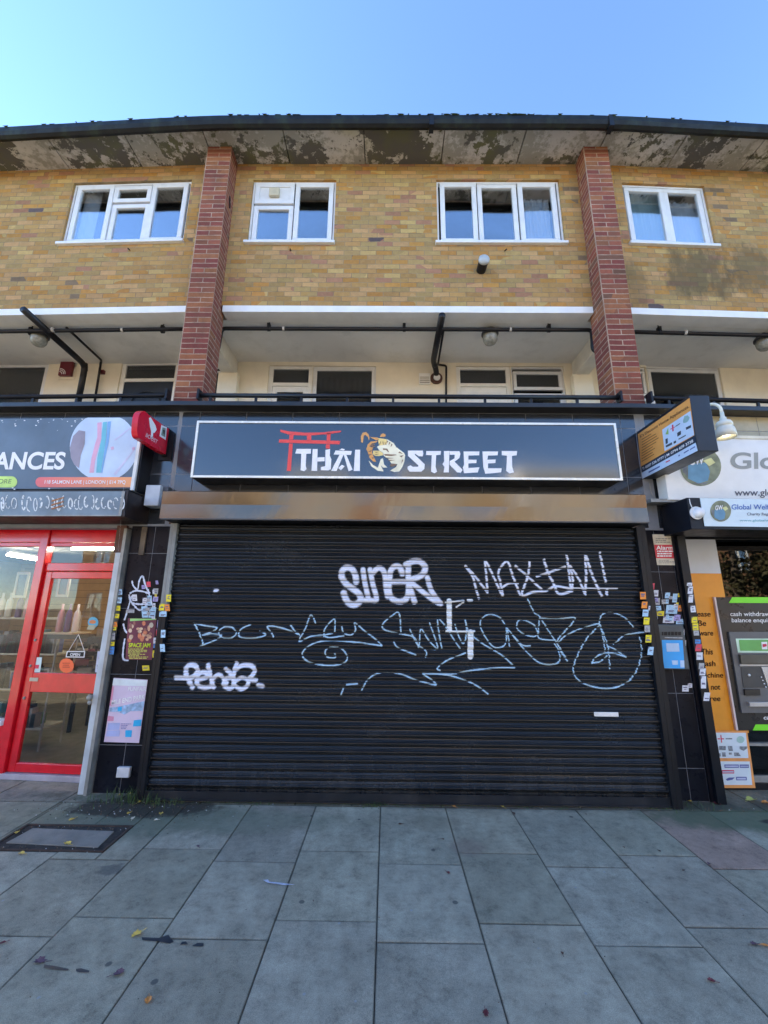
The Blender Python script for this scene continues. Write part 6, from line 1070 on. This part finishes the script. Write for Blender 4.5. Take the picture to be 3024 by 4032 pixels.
# flue terminal and small vents on the brick
c_ = P((1039, 584), YW); fl = thing('flue_terminal', 'short black round flue with a pale cap sticking out of the brick', 'flue', c_); mb = MB(); mb.lathe(tuple(c_), [(.065, 0), (.065, -.16)], (0, 1, 0), 22); mb.build('flue_tube', BLACKM, fl, smooth=False)
mb = MB(); mb.lathe((c_.x, c_.y-.16, c_.z), [(.072, 0), (.074, -.03), (.05, -.055), (.001, -.06)], (0, 1, 0), 22); mb.build('flue_cap', M('pale_flue_cap', (.45, .50, .52), .4), fl, smooth=True)
for (z, q, lab) in ((A1, (840, 962), 'small dark weep tube under the leftmost upper window'), (A2, (222, 965), 'small dark weep tube under the narrow upper window with the fan'), (A2, (1612, 968), 'small dark weep tube under the wide three light upper window')):
    c_ = P(z(*q), YW, WB); mb = MB(); mb.tube([c_, c_+Vector((.01, -.05, -.02))], .009, 6); o_ = mb.build('overflow_tube', BLACKM, None, loc=tuple(c_)); tag(o_, lab, 'overflow tube')
c_ = P(A1(1465, 640), YPF+.1); mb = MB(); mb.tube([(-2.27, 4.66, c_.z+.08), (-2.25, 4.66, c_.z-.12)], .010, 6); o_ = mb.build('bracket_hook', BLACKM, None, loc=(-2.27, 4.66, c_.z)); tag(o_, 'thin black hook on the side of the left red brick pier', 'hook')
# ================================================================== GROUND DETAILS
def leafmesh(s_=.03, curl=.3, seed=0):
    r_ = random.Random(seed); n = 9; vs = [(0, 0, 0)]; fs = []
    for i in range(n*2):
        a = 2*pi*i/(n*2); rad = s_*(1+.25*cos(a))*(1 if i % 2 else .72)*r_.uniform(.85, 1.1); vs.append((rad*cos(a), rad*sin(a)*.7, curl*s_*(abs(sin(a))**2)*r_.uniform(.3, 1.2)+.002))
    for i in range(n*2): fs.append((0, 1+i, 1+(i+1) % (n*2)))
    return vs, fs
LM = {'y': M('leaf_yellow', (.62, .42, .08), .6, var=.3, vs=40), 'o': M('leaf_orange', (.55, .22, .05), .6, var=.3, vs=40), 'b': M('leaf_brown', (.10, .05, .035), .7, var=.3, vs=40), 'r': M('leaf_dark_red', (.13, .025, .03), .6, var=.3), 'g': M('leaf_lime', (.40, .42, .10), .6, var=.2), 'p': M('leaf_purple', (.10, .055, .075), .7, var=.3), 'w': M('leaf_pale', (.60, .55, .42), .6)}
leaves = [(C6, 465, 300, 'y', 26, 'yellow leaf on the far edge of the pavement cover'), (C6, 110, 385, 'y', 26, 'curled yellow leaf at the left end of the pavement cover'), (C6, 435, 455, 'y', 36, 'yellow leaf on the near edge of the pavement cover'), (C6, 135, 520, 'y', 30, 'yellow leaf on the slab just in front of the cover'), (C6, 885, 1055, 'y', 44, 'large yellow leaf at a slab joint, left foreground'),
 (C6, 1070, 172, 'y', 20, 'yellow leaf by the left foot of the shutter'), (C6, 840, 258, 'y', 22, 'yellow leaf on the dark patch nearest the cover'), (C6, 870, 288, 'w', 22, 'pale leaf on the front edge of the dark patch'), (C6, 1050, 258, 'y', 24, 'yellow leaf on the right of the dark patch'), (C6, 912, 182, 'y', 18, 'small yellow leaf among the weeds by the left pillar'), (C6, 780, 135, 'y', 12, 'tiny yellow leaf below the left pillar tiles'), (C6, 842, 128, 'y', 20, 'upright yellow leaf in the weeds'), (C6, 1015, 302, 'w', 18, 'white scrap of leaf in front of the dark patch'),
 (C6, 780, 1308, 'p', 46, 'curled purple brown leaf in the left foreground'), (C6, 248, 1232, 'p', 50, 'flat purplish leaf beside a dark wet streak'), (C6, 965, 1490, 'o', 40, 'long orange leaf in the bottom left foreground'), (C6, 12, 1110, 'r', 24, 'dark red leaf at the left edge of the photo'), (C6, 1288, 474, 'p', 22, 'dark leaf lying in a cross joint, left of centre'), (C6, 905, 1296, 'b', 12, 'tiny brown bit on the long slab joint'),
 (C7, 952, 328, 'b', 18, 'brown leaf on the middle slabs near the shutter'), (C7, 1236, 428, 'b', 12, 'tiny brown leaf left of a slab joint'), (C7, 1270, 650, 'r', 20, 'dark red leaf right of the central joint'), (C7, 1515, 1575, 'r', 36, 'dark red leaf at the bottom centre right'), (C7, 1302, 212, 'o', 24, 'orange leaf against the shutter foot'), (C7, 1616, 210, 'y', 26, 'bright yellow leaf against the shutter foot'), (C7, 388, 830, 'b', 10, 'tiny brown speck leaf on the left middle slab'),
 (C8, 38, 254, 'b', 20, 'brown leaf on a slab joint just below the shutter'), (C8, 1155, 172, 'y', 26, 'yellow leaf at the foot of the right pillar'), (C8, 1080, 200, 'o', 26, 'orange leaf at the corner of the right pillar'), (C8, 1342, 190, 'r', 30, 'red leaf right of the right pillar foot'), (C8, 1560, 165, 'g', 46, 'long lime yellow leaf below the charity window'), (C8, 1642, 185, 'o', 36, 'orange leaf at the right edge below the charity window'), (C8, 345, 1146, 'b', 18, 'small dark leaf on the right foreground slabs'),
 (C8, 1295, 1325, 'r', 30, 'dark red leaf in the right foreground'), (C8, 1568, 1090, 'p', 32, 'purple brown leaf near the right edge'), (C8, 1650, 1100, 'o', 26, 'orange leaf touching the right edge'), (C8, 1285, 574, 'p', 18, 'small purple leaf at the corner of the reddish slab'), (C8, 970, 494, 'b', 12, 'tiny brown leaf right of centre'), (C8, 500, 258, 'b', 10, 'tiny dark leaf close to the shutter, right half'), (C8, 742, 470, 'b', 9, 'tiny dark fleck above the pale joint, right half'), (C8, 1120, 618, 'b', 12, 'small twig like brown leaf, right half')]
for i, (z, x, y, c, s_, lab) in enumerate(leaves):
    g0 = G(z(x-s_/2, y)); g1 = G(z(x+s_/2, y)); c_ = (g0+g1)/2; rad = (g1-g0).length*.85; vs, fs = leafmesh(rad, .35, i); mb = MB(); mb.raw([(a*1.0, b_, c2+.003) for a, b_, c2 in vs], fs); st = [(rad*1.1, 0, .005), (rad*1.9, .15*rad, .004)]; mb.tube(st, .0012, 5)
    o_ = mb.build('fallen_leaf', LM[c]); o_.location = (c_.x, c_.y, .002); o_.rotation_euler = (random.uniform(-.1, .1), random.uniform(-.1, .1), random.uniform(0, 6.28)); tag(o_, lab, 'leaf', 'fallen leaves on the pavement')
# weeds, soil crumbs, litter along the shop base
wd = MB(); 
def tuft(cx, cy, n, h, sp):
    for _ in range(n):
        x, y = cx+random.gauss(0, sp), cy+random.gauss(0, sp*.5); a = random.uniform(0, 6.28); L = h*random.uniform(.3, 1); w = random.uniform(.001, .0035); lean = random.uniform(.1, .8)*L; dx, dy = cos(a), sin(a); px_, py_ = -dy*w, dx*w
        wd.raw([(x-px_, y-py_, 0), (x+px_, y+py_, 0), (x+dx*lean*.4+px_, y+dy*lean*.4+py_, L*.6), (x+dx*lean*.4-px_, y+dy*lean*.4-py_, L*.6), (x+dx*lean, y+dy*lean, L)], [(0, 1, 2, 3), (3, 2, 4)])
tuft(-2.28, 4.28, 130, .14, .09); tuft(-2.15, 4.25, 90, .10, .12); tuft(-1.95, 4.27, 50, .06, .1); tuft(-2.5, 4.3, 60, .06, .15); tuft(-.1, 4.25, 70, .035, .05); tuft(-1.2, 4.25, 40, .03, .08); tuft(1.55, 4.27, 40, .025, .1); tuft(2.75, 4.33, 60, .05, .12); tuft(.35, 4.25, 40, .022, .08)
for i in range(60): tuft(random.uniform(-2.2, 2.7), 4.255+random.uniform(-.01, .02), 5, .018, .03)
tag(wd.build('weeds', M('weed_green', (.06, .10, .03), .8, var=.5, vs=30)), 'thin green weeds and grass along the foot of the shutter and left pillar', 'weeds', kind='stuff')
gr = MB()
for i in range(900):
    if i < 420: x, y = random.gauss(-2.25, .4), 4.12+random.gauss(0, .12)
    elif i < 560: x, y = random.uniform(CX0, CX1), random.choice([CY0+.03, CY1-.05])+random.gauss(0, .02)
    elif i < 760: x, y = random.uniform(-2.2, 3.4), 4.25+random.uniform(-.03, .06)
    else: x, y = random.uniform(-3.4, 3.4), random.uniform(1.9, 4.2)
    if y > 4.33: continue
    s_ = random.uniform(.002, .007) if i < 760 else random.uniform(.0015, .004); z = .0 if i >= 560 or i < 420 else -.004
    gr.raw([(x-s_, y, z), (x+s_, y-s_*.6, z), (x+s_*.4, y+s_, z), (x, y, z+s_*1.2)], [(0, 1, 3), (1, 2, 3), (2, 0, 3)], random.choice([0, 0, 0, 1, 1, 1, 0, 2]))
tag(gr.build('grit', [M('grit_dark', (.05, .04, .03), .9), M('grit_brown', (.16, .10, .06), .9), M('grit_pale', (.42, .42, .4), .9)]), 'loose grit, crumbs and specks scattered on the paving', 'grit', kind='stuff')
mb = MB(); mb.box(-2.28, 2.66, YS-.02, YS+.1, 0.0, .011); struct(mb.build('shop_step', CONC))
# chalk scrape and wet streaks on the slabs: thin irregular films
def film(z, pts, h, mat, nm, lab, cat):
    p = [G(z(*q), h) for q in pts]; mb = MB(); mb.poly([tuple(v) for v in p]); o_ = mb.build(nm, mat, None, loc=tuple(p[0])); tag(o_, lab, cat)
WET = M('damp_mark', (.035, .042, .05), .35, var=.3)
film(C7, [(58, 688), (92, 684), (100, 700), (150, 703), (270, 718), (205, 722), (130, 712), (90, 706)], .0035, M('chalk_white', (.5, .52, .62), .9, var=.3, vs=40), 'chalk_mark', 'pale chalky scrape across a slab left of centre', 'chalk mark')
film(C6, [(290, 1240), (350, 1248), (450, 1268), (445, 1280), (350, 1272), (285, 1262)], .0035, WET, 'wet_streak', 'dark wet streak trailing from a flat purplish leaf', 'wet mark'); film(C6, [(495, 1268), (530, 1265), (585, 1280), (580, 1292), (520, 1292), (498, 1284)], .0035, WET, 'wet_streak', 'short dark wet spot right of the long streak, left foreground', 'wet mark')
film(C6, [(925, 1062), (1040, 1066), (1100, 1045), (1110, 1060), (1135, 1090), (1110, 1103), (1040, 1090), (930, 1080)], .0035, WET, 'wet_streak', 'dark wet streak right of the large yellow leaf', 'wet mark'); film(C6, [(1175, 1112), (1190, 1092), (1215, 1090), (1228, 1108), (1200, 1106)], .0035, WET, 'wet_streak', 'small round wet spot between the streaks', 'wet mark'); film(C6, [(1255, 1118), (1290, 1098), (1330, 1100), (1330, 1118), (1310, 1122)], .0035, WET, 'wet_streak', 'rightmost of the dark wet spots near the large yellow leaf', 'wet mark')
# ================================================================== ACROSS THE STREET (unseen, houses and trees shaped for reflections in the glass, signs and shutter housing)
def house(x0, x1, h, wallm, lab, yf=-14.0):
    hs = thing('terraced_house', lab, 'house', ((x0+x1)/2, yf-4, 0), 'houses across the street'); ws = []
    n = max(2, int((x1-x0)/2.3)); st = (x1-x0)/n
    for i in range(n):
        for z in (1.0, 3.9, 6.6):
            if z+1.5 < h: ws.append((x0+st*i+st*.28, x0+st*i+st*.72, z, z+1.45))
    def inh(cx, cz): return any(a < cx < b_ and c < cz < d for a, b_, c, d in ws)
    m_ = MB(); xs = sorted(set([x0, x1]+[w[0] for w in ws]+[w[1] for w in ws])); zs = sorted(set([0, h]+[w[2] for w in ws]+[w[3] for w in ws]))
    for i in range(len(xs)-1):
        for j in range(len(zs)-1):
            if not inh((xs[i]+xs[i+1])/2, (zs[j]+zs[j+1])/2): m_.poly([(xs[i+1], yf, zs[j]), (xs[i], yf, zs[j]), (xs[i], yf, zs[j+1]), (xs[i+1], yf, zs[j+1])])
    m_.box(x0, x1, yf-8, yf-.3, 0, h-.02); m_.build('wall', wallm, hs)
    m_ = MB(); m_.box(x0-.1, x1+.1, yf-8.2, yf+.15, h, h+.35); m_.build('parapet', BEAMW, hs)
    for (a, b_, c, d) in ws:
        m_ = MB(); m_.box(a, b_, yf-.12, yf-.10, c, d); wo_ = m_.build('window', GL_UP, hs); m_ = MB()
        for r in ((a, b_, d-.07, d), (a, b_, c, c+.07), (a, a+.07, c+.07, d-.07), (b_-.07, b_, c+.07, d-.07), ((a+b_)/2-.03, (a+b_)/2+.03, c+.07, d-.07)): m_.box(r[0], r[1], yf-.09, yf-.03, r[2], r[3])
        m_.build('frame', WHITE, wo_)
HM1 = M('sunlit_buff_brick', (.55, .38, .19), .9, var=.15, vs=2); HM2 = M('sunlit_stucco', (.72, .62, .46), .9, var=.08); HM3 = M('sunlit_orange_brick', (.50, .26, .13), .9, var=.15, vs=2)
house(-22, -9.2, 7.8, HM3, 'low orange brick house across the street, far left'); house(-8.7, -5.7, 7.5, HM1, 'narrow buff brick house across the street, second from the left'); house(-5.5, -2.3, 9.0, HM2, 'tall cream house across the street, third from the left')
house(-2.1, .5, 8.0, HM3, 'narrow orange brick house across the street opposite the sign'); house(.9, 3.8, 9.2, HM2, 'tall cream house across the street right of the orange one'); house(4.1, 7.2, 8.0, HM1, 'buff brick house across the street opposite the right pier'); house(7.5, 13.2, 9.2, HM2, 'wide tall cream house across the street to the right'); house(13.5, 24, 7.6, HM3, 'long orange brick house across the street, far right')
def tree(x, y, h, lab):
    t_ = thing('street_tree', lab, 'tree', (x, y, 0), 'street trees'); m_ = MB(); m_.tube([(x, y, 0), (x+.05, y, h*.25), (x, y+.05, h*.5), (x+.1, y, h*.8)], [.16, .13, .10, .03], 10); m_.build('trunk', M('bark', (.10, .08, .06), .9, bp=.5), t_)
    lm = MB(); r_ = random.Random(int(x*10)); cl = [(x+r_.gauss(0, 1.0), y+r_.gauss(0, 1.0), h*r_.uniform(.3, 1.0), r_.uniform(.5, .95)) for _ in range(34)]
    for _ in range(5200):
        c = r_.choice(cl); p = Vector((r_.gauss(0, 1), r_.gauss(0, 1), r_.gauss(0, .7))).normalized()*c[3]*r_.uniform(.5, 1); p += Vector(c[:3]); a = Vector((r_.uniform(-1, 1), r_.uniform(-1, 1), r_.uniform(-1, 1))).normalized()*.09; b_ = a.cross(Vector((r_.uniform(-1, 1), r_.uniform(-1, 1), r_.uniform(-1, 1)))).normalized()*.06
        lm.poly([p-a, p-b_, p+a, p+b_])
    lm.build('crown', M('autumn_foliage', (.055, .05, .018), .7, var=.5, vs=3), t_)
tree(12.5, -5.5, 7.5, 'autumn street tree behind the camera to the right, mirrored in the charity shop window'); tree(15.2, -6.5, 8, 'second autumn street tree behind the camera to the right, further along'); tree(-9.0, -10.5, 5.5, 'autumn street tree across the road to the left')
bpy.context.view_layer.update()
print('objects', len(bpy.data.objects))
